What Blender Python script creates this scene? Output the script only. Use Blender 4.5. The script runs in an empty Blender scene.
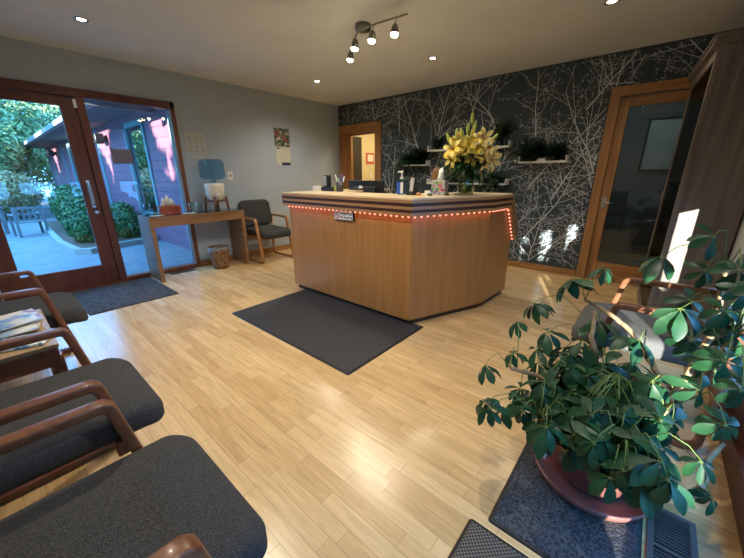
import bpy, bmesh, math, random
from mathutils import Vector, Matrix
random.seed(11)
COL = bpy.context.scene.collection
PI = math.pi
V = Vector
# ---------------------------------------------------------------- materials
MATS = {}
def mat(name, col, rough=0.5, col2=None, noise=0, stretch=(1, 1, 1), bump=0.0, bscale=None, metal=0.0, spec=0.5,
        detail=4, lo=.35, hi=.65, emit=None, estr=0.0, coat=0.0, trans=0.0, subsurf=0.0, distort=0.0):
    if name in MATS: return MATS[name]
    m = bpy.data.materials.new(name); m.use_nodes = True
    nt = m.node_tree; N = nt.nodes; L = nt.links
    b = N['Principled BSDF']
    b.inputs['Base Color'].default_value = (*col, 1); b.inputs['Roughness'].default_value = rough
    b.inputs['Metallic'].default_value = metal; b.inputs['Specular IOR Level'].default_value = spec
    b.inputs['Coat Weight'].default_value = coat; b.inputs['Transmission Weight'].default_value = trans
    if emit: b.inputs['Emission Color'].default_value = (*emit, 1); b.inputs['Emission Strength'].default_value = estr
    if noise:
        tc = N.new('ShaderNodeTexCoord'); mp = N.new('ShaderNodeMapping'); mp.inputs['Scale'].default_value = stretch
        no = N.new('ShaderNodeTexNoise'); no.inputs['Scale'].default_value = noise; no.inputs['Detail'].default_value = detail
        no.inputs['Distortion'].default_value = distort
        L.new(tc.outputs['Object'], mp.inputs[0]); L.new(mp.outputs[0], no.inputs['Vector'])
        if col2:
            r = N.new('ShaderNodeValToRGB'); r.color_ramp.elements[0].position = lo; r.color_ramp.elements[1].position = hi
            r.color_ramp.elements[0].color = (*col, 1); r.color_ramp.elements[1].color = (*col2, 1)
            L.new(no.outputs['Fac'], r.inputs[0]); L.new(r.outputs[0], b.inputs['Base Color'])
        if bump:
            bp = N.new('ShaderNodeBump'); bp.inputs['Strength'].default_value = bump; bp.inputs['Distance'].default_value = 0.005
            src = no
            if bscale:
                src = N.new('ShaderNodeTexNoise'); src.inputs['Scale'].default_value = bscale
                L.new(mp.outputs[0], src.inputs['Vector'])
            L.new(src.outputs['Fac'], bp.inputs['Height']); L.new(bp.outputs[0], b.inputs['Normal'])
    MATS[name] = m
    return m

def glass_mat(name, tint=(1, 1, 1), rough=0.0, ior=1.45, boost=1.0):
    """thin pane: Fresnel mix of clear transparency and mirror reflection"""
    if name in MATS: return MATS[name]
    m = bpy.data.materials.new(name); m.use_nodes = True
    nt = m.node_tree; N = nt.nodes; L = nt.links; N.remove(N['Principled BSDF'])
    out = N['Material Output']; t = N.new('ShaderNodeBsdfTransparent'); g = N.new('ShaderNodeBsdfGlossy')
    t.inputs[0].default_value = (*tint, 1); g.inputs['Roughness'].default_value = rough
    f = N.new('ShaderNodeFresnel'); ge = N.new('ShaderNodeNewGeometry'); mr = N.new('ShaderNodeMapRange')   # same reflectance on both faces of the sheet
    mr.inputs['To Min'].default_value = ior; mr.inputs['To Max'].default_value = 1 / ior
    L.new(ge.outputs['Backfacing'], mr.inputs['Value']); L.new(mr.outputs[0], f.inputs[0])
    mx = N.new('ShaderNodeMixShader'); mu = N.new('ShaderNodeMath'); mu.operation = 'MULTIPLY'; mu.inputs[1].default_value = boost; mu.use_clamp = True
    L.new(f.outputs[0], mu.inputs[0]); L.new(mu.outputs[0], mx.inputs[0]); L.new(t.outputs[0], mx.inputs[1]); L.new(g.outputs[0], mx.inputs[2])
    L.new(mx.outputs[0], out.inputs[0]); MATS[name] = m
    return m

def floor_mat():
    m = bpy.data.materials.new('laminate_floor'); m.use_nodes = True
    nt = m.node_tree; N = nt.nodes; L = nt.links; b = N['Principled BSDF']
    tc = N.new('ShaderNodeTexCoord')
    br = N.new('ShaderNodeTexBrick'); br.inputs['Scale'].default_value = 1.0
    br.inputs['Brick Width'].default_value = 0.42; br.inputs['Row Height'].default_value = 0.064
    br.inputs['Mortar Size'].default_value = 0.0012; br.inputs['Mortar Smooth'].default_value = 0.3
    br.offset = 0.37; br.offset_frequency = 2; br.squash = 1.3; br.squash_frequency = 3; br.inputs['Bias'].default_value = -0.1
    br.inputs['Color1'].default_value = (0.76, 0.54, 0.285, 1); br.inputs['Color2'].default_value = (0.62, 0.405, 0.19, 1)
    br.inputs['Mortar'].default_value = (0.44, 0.28, 0.14, 1)
    L.new(tc.outputs['Object'], br.inputs['Vector'])
    mp = N.new('ShaderNodeMapping'); mp.inputs['Scale'].default_value = (1.1, 11, 1)
    no = N.new('ShaderNodeTexNoise'); no.inputs['Scale'].default_value = 3.2; no.inputs['Detail'].default_value = 6; no.inputs['Distortion'].default_value = 1.2
    L.new(tc.outputs['Object'], mp.inputs[0]); L.new(mp.outputs[0], no.inputs['Vector'])
    r = N.new('ShaderNodeValToRGB'); r.color_ramp.elements[0].position = .3; r.color_ramp.elements[1].position = .7
    r.color_ramp.elements[0].color = (0.86, 0.82, 0.76, 1); r.color_ramp.elements[1].color = (1.12, 1.11, 1.08, 1)
    L.new(no.outputs['Fac'], r.inputs[0])
    mx = N.new('ShaderNodeMix'); mx.data_type = 'RGBA'; mx.blend_type = 'MULTIPLY'; mx.inputs[0].default_value = 1
    L.new(br.outputs['Color'], mx.inputs[6]); L.new(r.outputs[0], mx.inputs[7]); L.new(mx.outputs[2], b.inputs['Base Color'])
    b.inputs['Roughness'].default_value = 0.27; b.inputs['Coat Weight'].default_value = .22; b.inputs['Coat Roughness'].default_value = .2; b.inputs['Specular IOR Level'].default_value = 0.5
    return m

def siding_mat():
    m = bpy.data.materials.new('painted_lap_siding'); m.use_nodes = True
    nt = m.node_tree; N = nt.nodes; L = nt.links; b = N['Principled BSDF']
    tc = N.new('ShaderNodeTexCoord'); sp = N.new('ShaderNodeSeparateXYZ'); L.new(tc.outputs['Object'], sp.inputs[0])
    mo = N.new('ShaderNodeMath'); mo.operation = 'MODULO'; mo.inputs[1].default_value = 0.19
    ad = N.new('ShaderNodeMath'); ad.operation = 'ADD'; ad.inputs[1].default_value = 1.9
    L.new(sp.outputs[2], ad.inputs[0]); L.new(ad.outputs[0], mo.inputs[0])
    gt = N.new('ShaderNodeMath'); gt.operation = 'GREATER_THAN'; gt.inputs[1].default_value = 0.012; L.new(mo.outputs[0], gt.inputs[0])
    mx = N.new('ShaderNodeMix'); mx.data_type = 'RGBA'; L.new(gt.outputs[0], mx.inputs[0])
    mx.inputs[6].default_value = (0.05, 0.03, 0.06, 1); mx.inputs[7].default_value = (0.21, 0.085, 0.125, 1)
    L.new(mx.outputs[2], b.inputs['Base Color']); b.inputs['Roughness'].default_value = .6
    return m

OAK = mat('golden_oak', (.30, .135, .045), .38, (.43, .215, .08), 3.0, (7, 7, .6), bump=.08, distort=.6)
OAKH = mat('golden_oak_horizontal', (.30, .135, .045), .38, (.43, .215, .08), 3.0, (.6, .6, 9), bump=.08, distort=.6)
PANEL = mat('counter_oak_veneer', (.42, .19, .052), .30, (.49, .235, .072), 2.2, (9, 9, .7), bump=.04, distort=.5, spec=.5)
DARKTRIM = mat('dark_walnut_stripe', (.045, .014, .010), .4, (.07, .022, .014), 5, (1, 1, 6))
TRIMW = mat('counter_trim_oak', (.40, .21, .085), .30, (.48, .26, .11), 3, (.8, .8, 9))
TOPW = mat('maple_countertop', (.72, .55, .34), .28, (.80, .63, .42), 3, (1, 5, 1))
REDW = mat('mahogany_stained_frame', (.085, .023, .014), .42, (.13, .037, .022), 4, (5, 5, .8), bump=.08)
CASEW = mat('window_casing_wood', (.17, .058, .028), .42, (.24, .088, .042), 4, (5, 5, .8), bump=.08)
CHAIRW = mat('chair_oak_frame', (.13, .048, .022), .32, (.22, .085, .038), 9, (1, 1, 1), bump=.06, distort=2.5, coat=.15)
CHAIRW2 = mat('chair_light_oak_frame', (.33, .155, .06), .35, (.45, .22, .09), 6, (2, 2, 1))
CONSW = mat('console_veneer', (.22, .115, .055), .4, (.29, .16, .08), 3, (.6, .6, 7), bump=.03)
FABRIC = mat('charcoal_upholstery', (.028, .030, .034), .92, (.12, .115, .115), 420, bump=.55, lo=.38, hi=.75, detail=2, spec=.2)
LFABRIC = mat('grey_upholstery', (.085, .085, .088), .92, (.14, .14, .14), 300, bump=.4, detail=2, spec=.2)
WALLP = mat('pale_grey_blue_paint', (.40, .465, .54), .75, (.42, .485, .56), 4, bump=.05, bscale=160)
WALLS = mat('soft_grey_paint', (.42, .43, .42), .8)
CEIL = mat('textured_ceiling_paint', (.64, .67, .67), .85, (.68, .71, .71), 3, bump=.25, bscale=90)
PAPER = mat('charcoal_wallpaper', (.029, .046, .056), .55, (.038, .058, .070), 6)
SILVER = mat('silver_branch_print', (.60, .63, .64), .42)
YWALL = mat('warm_cream_paint', (.72, .62, .38), .8)
WHITE = mat('white_plastic', (.78, .78, .76), .35)
WSHELF = mat('white_lacquer', (.80, .80, .77), .35)
BLACK = mat('black_plastic', (.012, .012, .014), .35)
MATBLK = mat('black_foam_mat', (.030, .030, .034), .62, (.040, .040, .045), 60, bump=.25)
MATEDGE = mat('black_rubber_edge', (.018, .018, .020), .55)
DOORM = mat('ribbed_dark_carpet', (.010, .010, .012), .95, (.105, .10, .105), 55, (1, 1, 1), bump=.8, detail=3)
RUG = mat('navy_grey_pile', (.018, .019, .024), .95, (.095, .098, .112), 120, bump=.9, detail=3)
CHROME = mat('brushed_nickel', (.62, .60, .57), .25, metal=1.0)
DARKMETAL = mat('pewter_metal', (.25, .235, .215), .3, metal=1.0)
GLASS = glass_mat('window_glass', (.96, .99, 1.0), boost=1.0)
DGLASS = glass_mat('door_glass_pane', (.50, .53, .54), boost=1.7)
VGLASS = glass_mat('clear_drinking_glass', (.90, .95, .93), boost=1.6)
BLUEJ = glass_mat('blue_bottle_plastic', (.50, .74, .88), rough=.12, boost=1.4)
CERAM = mat('cream_stoneware', (.74, .70, .62), .25, coat=.4)
LEAF = mat('glossy_umbrella_leaf', (.007, .036, .016), .42, (.018, .078, .030), 14, spec=.35)
YLEAF = mat('yellow_green_petiole', (.13, .20, .05), .5)
BARK = mat('pale_brown_bark', (.24, .155, .085), .75, (.38, .27, .16), 18, bump=.5)
POTM = mat('dusty_rose_glazed_clay', (.20, .075, .070), .35, (.25, .10, .09), 5, coat=.3)
SOIL = mat('potting_soil', (.030, .020, .013), .95, (.09, .06, .04), 60, bump=1)
SHELFLEAF = mat('dark_artificial_grass_leaf', (.006, .028, .014), .5, (.018, .055, .025), 10)
CAB = mat('grey_brown_wood_grain', (.125, .100, .085), .5, (.20, .165, .145), 2.6, (9, 9, .55), bump=.06, distort=.8)
CABL = mat('grey_brown_wood_edge', (.17, .13, .105), .5, (.23, .18, .15), 3, (6, 6, .8))
WICK = mat('woven_wicker', (.09, .038, .018), .7, (.34, .19, .09), 75, (1, 1, 1.2), bump=1.0, detail=0, lo=.42, hi=.55)
CONC = mat('concrete_walk', (.13, .145, .16), .85, (.17, .185, .20), 5, bump=.2)
KERB = mat('pale_concrete_kerb', (.27, .265, .24), .85)
EARTH = mat('bark_mulch', (.06, .032, .02), .95, (.13, .08, .05), 30, bump=1)
SIDING = siding_mat()
TRIMO = mat('pale_blue_exterior_trim', (.15, .24, .26), .6)
SOFF = mat('grey_soffit_boards', (.11, .115, .125), .7)
ROOF = mat('dark_roofing', (.09, .09, .10), .8)
GUT = mat('pale_metal_gutter', (.22, .24, .26), .4)
FENCEW = mat('weathered_grey_wood', (.11, .115, .12), .8, (.16, .165, .17), 8)
HEDGE = mat('hedge_leaf_green', (.022, .07, .015), .55, (.055, .14, .03), 5)
TREEL = mat('mottled_tree_leaf', (.06, .15, .05), .6, (.26, .32, .12), 1.6)  # leaf colour varies at random from green to pale yellow-green
SHRUBY = mat('tan_shrub_leaf', (.22, .17, .07), .7, (.38, .30, .14), 4)

# ---------------------------------------------------------------- mesh builder
class MB:
    def __init__(s): s.bm = bmesh.new(); s.mats = []; s.mi = 0
    def m(s, mt):
        if mt not in s.mats: s.mats.append(mt)
        s.mi = s.mats.index(mt); return s
    def _f(s, vs, smooth=False):
        try:
            f = s.bm.faces.new(vs); f.material_index = s.mi; f.smooth = smooth; return f
        except ValueError: return None
    def box(s, x0, x1, y0, y1, z0, z1, bev=0.0, M=None, seg=2):
        if x0 > x1: x0, x1 = x1, x0
        if y0 > y1: y0, y1 = y1, y0
        if z0 > z1: z0, z1 = z1, z0
        P = [(x, y, z) for z in (z0, z1) for y in (y0, y1) for x in (x0, x1)]
        vs = [s.bm.verts.new(M @ V(p) if M else p) for p in P]
        fs = [s._f([vs[i] for i in q]) for q in ((0, 2, 3, 1), (4, 5, 7, 6), (0, 1, 5, 4), (2, 6, 7, 3), (0, 4, 6, 2), (1, 3, 7, 5))]
        if bev > 0:
            es = list({e for f in fs for e in f.edges})
            r = bmesh.ops.bevel(s.bm, geom=es, offset=bev, segments=seg, affect='EDGES', profile=.5, clamp_overlap=True)
            for f in r['faces']: f.material_index = s.mi; f.smooth = True
        return s
    def quad(s, a, b, c, d, smooth=False): return s._f([s.bm.verts.new(p) for p in (a, b, c, d)], smooth)
    def loft(s, rings, cap0=True, cap1=True, smooth=True):
        R = [[s.bm.verts.new(p) for p in r] for r in rings]; n = len(R[0])
        for a, b in zip(R, R[1:]):
            for i in range(n): s._f([a[i], a[(i + 1) % n], b[(i + 1) % n], b[i]], smooth)
        if cap0: s._f(R[0][::-1])
        if cap1: s._f(R[-1])
        return s
    def lathe(s, prof, c=(0, 0, 0), n=24, cap0=True, cap1=True):
        return s.loft([[(c[0] + r * math.cos(2 * PI * i / n), c[1] + r * math.sin(2 * PI * i / n), c[2] + z) for i in range(n)] for r, z in prof], cap0, cap1)
    def rrect(s, cx, cy, w, d, r, levels, M=None, k=6, flare=None):
        """stack of rounded rectangles: levels = (inset, z)"""
        rings = []
        for ins, z in levels:
            rr = max(r - ins, .002); hw, hd = w / 2 - ins, d / 2 - ins; ring = []
            for q, (sx, sy) in enumerate(((1, 1), (-1, 1), (-1, -1), (1, -1))):
                for j in range(k + 1):
                    a = q * PI / 2 + j / k * PI / 2
                    x = cx + sx * (hw - rr) + rr * math.cos(a); y = cy + sy * (hd - rr) + rr * math.sin(a)
                    zz = z + (flare(x - cx, y - cy) if flare else 0)
                    p = V((x, y, zz)); ring.append(M @ p if M else p)
            rings.append(ring)
        return s.loft(rings)
    def tube(s, pts, r, n=8, cap=True):
        pts = [V(p) for p in pts]; rs = r if isinstance(r, (list, tuple)) else [r] * len(pts)
        rings = []; prev = None
        for i, p in enumerate(pts):
            t = (pts[min(i + 1, len(pts) - 1)] - pts[max(i - 1, 0)]).normalized()
            if prev is None:
                u = t.orthogonal().normalized()
            else: u = (prev - t * prev.dot(t)).normalized()
            prev = u; w = t.cross(u)
            rings.append([p + (u * math.cos(2 * PI * k / n) + w * math.sin(2 * PI * k / n)) * rs[i] for k in range(n)])
        return s.loft(rings, cap, cap)
    def sweep(s, pts, w, h, side, rad=.008):
        """rounded rectangular bar along a planar path, 'side' = axis normal to the path's plane; w along side, h in plane"""
        pts = [V(p) for p in pts]; side = V(side).normalized(); rings = []
        prof = []
        for q, (sx, sy) in enumerate(((1, 1), (-1, 1), (-1, -1), (1, -1))):
            for j in range(4):
                a = q * PI / 2 + j / 3 * PI / 2
                prof.append((sx * (w / 2 - rad) + rad * math.cos(a), sy * (h / 2 - rad) + rad * math.sin(a)))
        for i, p in enumerate(pts):
            if i == 0: t = (pts[1] - p).normalized(); sc = 1
            elif i == len(pts) - 1: t = (p - pts[i - 1]).normalized(); sc = 1
            else:
                t0 = (p - pts[i - 1]).normalized(); t1 = (pts[i + 1] - p).normalized(); t = (t0 + t1).normalized(); sc = 1 / max(.4, t.dot(t0))
            up = side.cross(t).normalized()
            rings.append([p + side * a + up * b * sc for a, b in prof])
        return s.loft(rings)
    def prism(s, poly, z0, z1, smooth=False):
        lo = [s.bm.verts.new((x, y, z0)) for x, y in poly]; hi = [s.bm.verts.new((x, y, z1)) for x, y in poly]; n = len(poly)
        for i in range(n): s._f([lo[i], lo[(i + 1) % n], hi[(i + 1) % n], hi[i]])
        s._f(lo[::-1]); s._f(hi); return s
    def disc_leaf(s, base, d, nrm, L, W, droop=.25, fold=.18, pts=None):
        d = d.normalized(); side = d.cross(nrm).normalized(); nrm = side.cross(d).normalized()
        prof = pts or [(0, .10), (.18, .45), (.42, .86), (.64, 1.0), (.82, .74), (.94, .34), (1.0, .03)]
        rows = []
        for t, wv in prof:
            c = base + d * L * t - nrm * (droop * L * t * t)
            hw = W / 2 * wv
            rows.append([s.bm.verts.new(c - side * hw + nrm * hw * fold), s.bm.verts.new(c), s.bm.verts.new(c + side * hw + nrm * hw * fold)])
        for a, b in zip(rows, rows[1:]):
            s._f([a[0], a[1], b[1], b[0]], True); s._f([a[1], a[2], b[2], b[1]], True)
    def build(s, name, parent=None, mt=None, org=None):
        if mt: s.mats = [mt]
        bmesh.ops.recalc_face_normals(s.bm, faces=s.bm.faces[:]) if getattr(s, 'recalc', True) else None
        if org is not None: bmesh.ops.translate(s.bm, verts=s.bm.verts[:], vec=-V(org))
        me = bpy.data.meshes.new(name); s.bm.to_mesh(me); s.bm.free()
        for x in s.mats: me.materials.append(x)
        o = bpy.data.objects.new(name, me); COL.objects.link(o)
        if parent: o.parent = parent
        elif org is not None: o.location = org
        return o

def tag(o, label, cat, group=None, kind=None):
    o['label'] = label; o['category'] = cat
    if group: o['group'] = group
    if kind: o['kind'] = kind
    return o
def thing(name, label, cat, loc=(0, 0, 0), rz=0, group=None):
    o = bpy.data.objects.new(name, None); COL.objects.link(o); o.location = loc; o.rotation_euler = (0, 0, rz); o.empty_display_size = .1
    return tag(o, label, cat, group)
def struct(o, label=None):
    o['kind'] = 'structure'
    if label: o['label'] = label
    return o
def kids(o): return [c for c in bpy.data.objects if c.parent == o]
def copy_tree(o, parent=None):
    c = o.copy(); COL.objects.link(c); c.parent = parent
    for k in kids(o): copy_tree(k, c)
    return c
def box_obj(name, b, mt, parent=None, bev=0.0, org=None): return MB().m(mt).box(*b, bev=bev).build(name, parent, org=org)

# ---------------------------------------------------------------- room shell
H = 2.462; XR = 5.30; YS = -5.02
struct(box_obj('floor', (-.06, XR + .1, YS - .1, 2.4, -.12, 0), floor_mat()))
struct(box_obj('ceiling', (-.12, XR + .12, YS - .12, .12, H, H + .12), CEIL))
# left wall with the entry opening
b = MB().m(WALLP)
b.box(-.12, 0, -2.90, .12, 0, H); b.box(-.12, 0, -4.84, -2.90, 2.09, H); b.box(-.12, 0, YS - .12, -4.84, 0, H)
struct(b.build('wall_left'))
struct(box_obj('wall_front', (0, XR, YS - .12, YS, 0, H), WALLS))
# right wall: low glazed strip with stained frame
b = MB().m(WALLS)
b.box(XR, XR + .12, YS, 0, 1.17, H)
b.box(XR, XR + .12, -1.75, 0, 0, 1.17); b.box(XR, XR + .12, YS, -4.75, 0, 1.17)
struct(b.build('wall_right'))
w2 = MB().m(REDW)
panes = [(-4.64, -4.30), (-4.12, -3.60), (-3.30, -2.93), (-2.38, -1.98)]
edges = [-4.75] + [v for p in panes for v in p] + [-1.75]
for i in range(0, len(edges), 2): w2.box(XR + .02, XR + .08, edges[i], edges[i + 1], .0, 1.17)
w2.box(XR - .015, XR + .09, -4.75, -1.75, 0, .13, bev=.004); w2.box(XR - .01, XR + .09, -4.75, -1.75, 1.12, 1.17)
o = struct(w2.build('window_2'))
for i, (a, c) in enumerate(panes): box_obj('pane', (XR + .045, XR + .052, a, c, .13, 1.12), GLASS, o)
# back wall with doorway and glass door openings
b = MB().m(PAPER)
for x0, x1, z0, z1 in ((-.12, .12, 0, H), (.12, .94, 2.02, H), (.94, 4.30, 0, H), (4.30, 5.0, 2.02, H), (5.0, XR + .12, 0, H)):
    b.box(x0, x1, 0, .12, z0, z1)
# printed branches: thin flat ribbons just proud of the paper
b.m(SILVER)
def okp(x, z):
    if not (.02 < x < XR - .02 and .1 < z < H - .01): return False
    if x < 1.04 and z < 2.13: return False
    if x > 4.22 and z < 2.13: return False
    return True
rw = random.Random(4); nseg = 0
def rib(x0, z0, x1, z1, w0, w1):
    global nseg
    if not (okp(x0, z0) and okp(x1, z1)): return
    nseg += 1; y = -.0012 - rw.random() * .0006
    dx, dz = x1 - x0, z1 - z0; l = math.hypot(dx, dz) or 1; nx, nz = -dz / l, dx / l
    b.quad((x0 - nx * w0, y, z0 - nz * w0), (x0 + nx * w0, y, z0 + nz * w0), (x1 + nx * w1, y, z1 + nz * w1), (x1 - nx * w1, y, z1 - nz * w1))
def bud(x, z, r):
    if not okp(x, z): return
    y = -.0022
    b.quad((x - r, y, z), (x, y, z - r), (x + r, y, z), (x, y, z + r))
def branch(x, z, a, L, w, depth):
    n = max(3, int(L / .055)); st = L / n; side = rw.choice((-1, 1))
    for i in range(n):
        a += rw.uniform(-.10, .10); x1, z1 = x + st * math.cos(a), z + st * math.sin(a)
        ww = w * (1 - .55 * i / n); rib(x, z, x1, z1, ww, w * (1 - .55 * (i + 1) / n))
        x, z = x1, z1
        if i > 0 and depth > 0 and rw.random() < (.40 if depth > 1 else .38):
            side = -side
            branch(x, z, a + side * rw.uniform(.45, .95), L * rw.uniform(.35, .62), ww * .62, depth - 1)
        if depth <= 1 and rw.random() < .4:
            sd = rw.choice((-1, 1)); q = a + sd * rw.uniform(.5, 1); l = rw.uniform(.018, .034)
            rib(x, z, x + l * math.cos(q), z + l * math.sin(q), .0013, .0012); bud(x + l * math.cos(q), z + l * math.sin(q), .0062)
    if depth <= 1: bud(x, z, .0065)
for k in range(13):
    for zz in (-.25, .40, 1.05, 1.7):
        x = .05 + k * .43 + rw.uniform(-.13, .13)
        branch(x, zz + rw.uniform(-.25, .25), PI / 2 + rw.uniform(-.75, .75), rw.uniform(.75, 1.15), .0072, 3)
b.recalc = False
struct(b.build('wall_back'))
# baseboards
struct(box_obj('baseboard_back', (1.04, 4.22, -.014, -.002, 0, .085), OAKH, bev=.003))
struct(box_obj('baseboard_left', (.001, .014, -2.86, -.001, 0, .085), OAKH, bev=.003))
struct(box_obj('baseboard_right', (XR - .015, XR - .001, -1.74, -.02, 0, .085), OAKH, bev=.003))
struct(box_obj('baseboard_front', (.02, XR - .02, YS + .001, YS + .015, 0, .085), OAKH, bev=.003))
# doorway trim in the back wall (left)
b = MB().m(OAK); b.box(.012, .135, -.022, -.001, 0, 2.02, bev=.004); b.box(.915, 1.037, -.022, -.001, 0, 2.02, bev=.004)
b.m(OAKH).box(.012, 1.037, -.022, -.001, 2.01, 2.12, bev=.004)
b.m(OAK).box(.12, .165, -.001, .12, 0, 1.99); b.box(.885, .94, -.001, .12, 0, 1.99)
b.m(OAKH).box(.12, .94, -.001, .12, 1.975, 2.02)
b.m(OAK).box(.165, .26, .05, .10, 0, 1.975); b.box(.165, .89, .05, .10, 1.94, 1.975)
struct(b.build('trim_1'))
# trim of glass door
b = MB().m(OAK); b.box(4.231, 4.325, -.024, -.001, 0, 2.03, bev=.004); b.box(4.975, 5.07, -.024, -.001, 0, 2.03, bev=.004)
b.m(OAKH).box(4.231, 5.07, -.024, -.001, 2.03, 2.125, bev=.004)
b.m(OAK).box(4.30, 4.318, 0, .12, 0, 2.02); b.box(4.982, 5.0, 0, .12, 0, 2.02); b.m(OAKH).box(4.30, 5.0, 0, .12, 2.005, 2.02)
struct(b.build('trim_2'))
d = struct(MB().m(OAK).box(4.322, 4.415, .005, .048, .012, 2.0, bev=.003).box(4.885, 4.978, .005, .048, .012, 2.0, bev=.003)
           .m(OAKH).box(4.415, 4.885, .006, .047, 1.925, 2.0).box(4.415, 4.885, .006, .047, .012, .225).build('door_2'))
box_obj('pane', (4.415, 4.885, .022, .030, .225, 1.925), DGLASS, d)
hm = MB().m(CHROME); hm.box(4.338, 4.392, -.004, .006, .87, .99, bev=.003).tube([(4.365, -.002, .93), (4.365, -.045, .93)], .009, 10).tube([(4.365, -.045, .93), (4.40, -.05, .932), (4.475, -.047, .925)], [.012, .011, .010], 10)
hm.build('door_handle', d)
# entry door assembly in the left wall
fr = MB().m(REDW)
fr.box(-.10, .012, -3.815, -3.742, .02, 2.04, bev=.003)
fr.box(-.10, .02, -4.84, -2.90, 0, .028)
struct(fr.build('trim_3'))
b = MB().m(CASEW)
b.box(-.10, .022, -2.915, -2.862, 0, 2.115, bev=.003); b.box(-.10, .022, -4.90, -4.79, 0, 2.115, bev=.003)
b.m(REDW).box(-.10, .022, -4.90, -2.862, 2.035, 2.115, bev=.003)
b.m(CASEW).box(-.08, .018, -3.742, -2.913, .028, .055)
struct(b.build('trim_4'))
wn = struct(MB().m(GLASS).box(-.045, -.037, -3.742, -2.915, .05, 2.04).build('window_1'))
dr = MB().m(REDW)
dr.box(-.065, -.015, -3.948, -3.818, .03, 2.03, bev=.003); dr.box(-.065, -.015, -4.785, -4.622, .03, 2.03, bev=.003)
dr.box(-.064, -.016, -4.622, -3.948, 1.94, 2.03); dr.box(-.064, -.016, -4.622, -3.948, .03, .245)
d1 = struct(dr.build('door_1'))
box_obj('pane', (-.044, -.036, -4.622, -3.948, .245, 1.94), GLASS, d1)
hm = MB().m(CHROME)
hm.box(-.016, -.010, -3.90, -3.862, .90, 1.20, bev=.002)
hm.tube([(-.012, -3.88, 1.17), (.04, -3.88, 1.17), (.052, -3.885, 1.15), (.052, -3.885, .96), (.04, -3.88, .94), (-.012, -3.88, .94)], .008, 10)
hm.build('door_handle', d1)
lk = MB().m(CHROME).tube([(-.015, -3.872, .855), (.004, -3.872, .855)], .020, 18); lk.build('lock', d1)
box_obj('door_sensor', (.013, .032, -3.842, -3.815, 1.925, 2.01), WHITE, bev=.003)
tag(bpy.data.objects['door_sensor'], 'small white contact sensor at top of the door post', 'sensor')
ps = box_obj('window_notice', (-.036, -.034, -3.605, -3.405, 1.385, 1.545), mat('grey_lilac_card', (.16, .15, .22), .6)); tag(ps, 'plain grey-lilac rectangular notice stuck on the sidelight glass', 'notice')

# adjoining spaces seen through the doorways
YW = YWALL
s_ = MB().m(YW); s_.box(-.12, 1.9, 1.5, 1.6, 0, 2.4); s_.box(1.8, 1.9, .12, 1.5, 0, 2.4); s_.box(-.22, -.12, .12, 1.6, 0, 2.4); s_.m(CEIL).box(-.12, 1.9, .12, 1.6, 2.4, 2.46)
struct(s_.build('wall_hall'))
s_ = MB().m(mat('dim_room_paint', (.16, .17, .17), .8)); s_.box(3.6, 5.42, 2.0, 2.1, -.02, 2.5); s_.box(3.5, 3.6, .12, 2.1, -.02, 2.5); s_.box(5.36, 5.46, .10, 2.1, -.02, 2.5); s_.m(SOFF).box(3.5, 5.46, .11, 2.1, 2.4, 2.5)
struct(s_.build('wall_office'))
O = (-.10, .55, 0); dd = thing('hall_door', 'dark brown closed door on the left wall of the cream hall', 'door', O)
box_obj('leaf', (-.119, -.085, .34, .735, .01, 1.99), mat('espresso_door', (.030, .022, .019), .45), dd, bev=.003, org=O)
MB().m(CHROME).tube([(-.085, .69, .98), (-.04, .69, .98), (-.04, .60, .98)], .01, 8).build('handle', dd, org=O)
O = (-.11, 1.03, 1.59); hs = thing('wall_sign', 'red-bordered white card on the cream hall wall', 'sign', O)
box_obj('board', (-.119, -.112, .90, 1.165, 1.475, 1.70), mat('red_card', (.55, .10, .08), .5), hs, org=O)
box_obj('card', (-.1115, -.109, .95, 1.135, 1.53, 1.665), WHITE, hs, org=O)
sw = box_obj('light_switch', (-.1195, -.112, 1.03, 1.10, 1.17, 1.28), WHITE, bev=.003); tag(sw, 'ivory switch plate below the red-bordered card in the hall', 'switch')
pf = thing('reflection_picture', 'thin-framed pale picture set behind the glass door in place of a reflection', 'picture', (4.78, 1.98, 1.6))  # picture placed behind the pane to stand for a reflection in the glass
P_ = (4.78, 1.98, 1.6)
MB().m(BLACK).box(4.52, 4.545, 1.965, 1.995, 1.28, 2.02).box(5.085, 5.11, 1.965, 1.995, 1.28, 2.02).box(4.52, 5.11, 1.965, 1.995, 1.995, 2.02).box(4.52, 5.11, 1.965, 1.995, 1.28, 1.305).build('frame', pf, org=P_)
box_obj('print', (4.545, 5.085, 1.978, 1.992, 1.305, 1.995), mat('pale_print', (.38, .42, .42), .5, (.5, .54, .52), 3), pf, org=P_)

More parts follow.
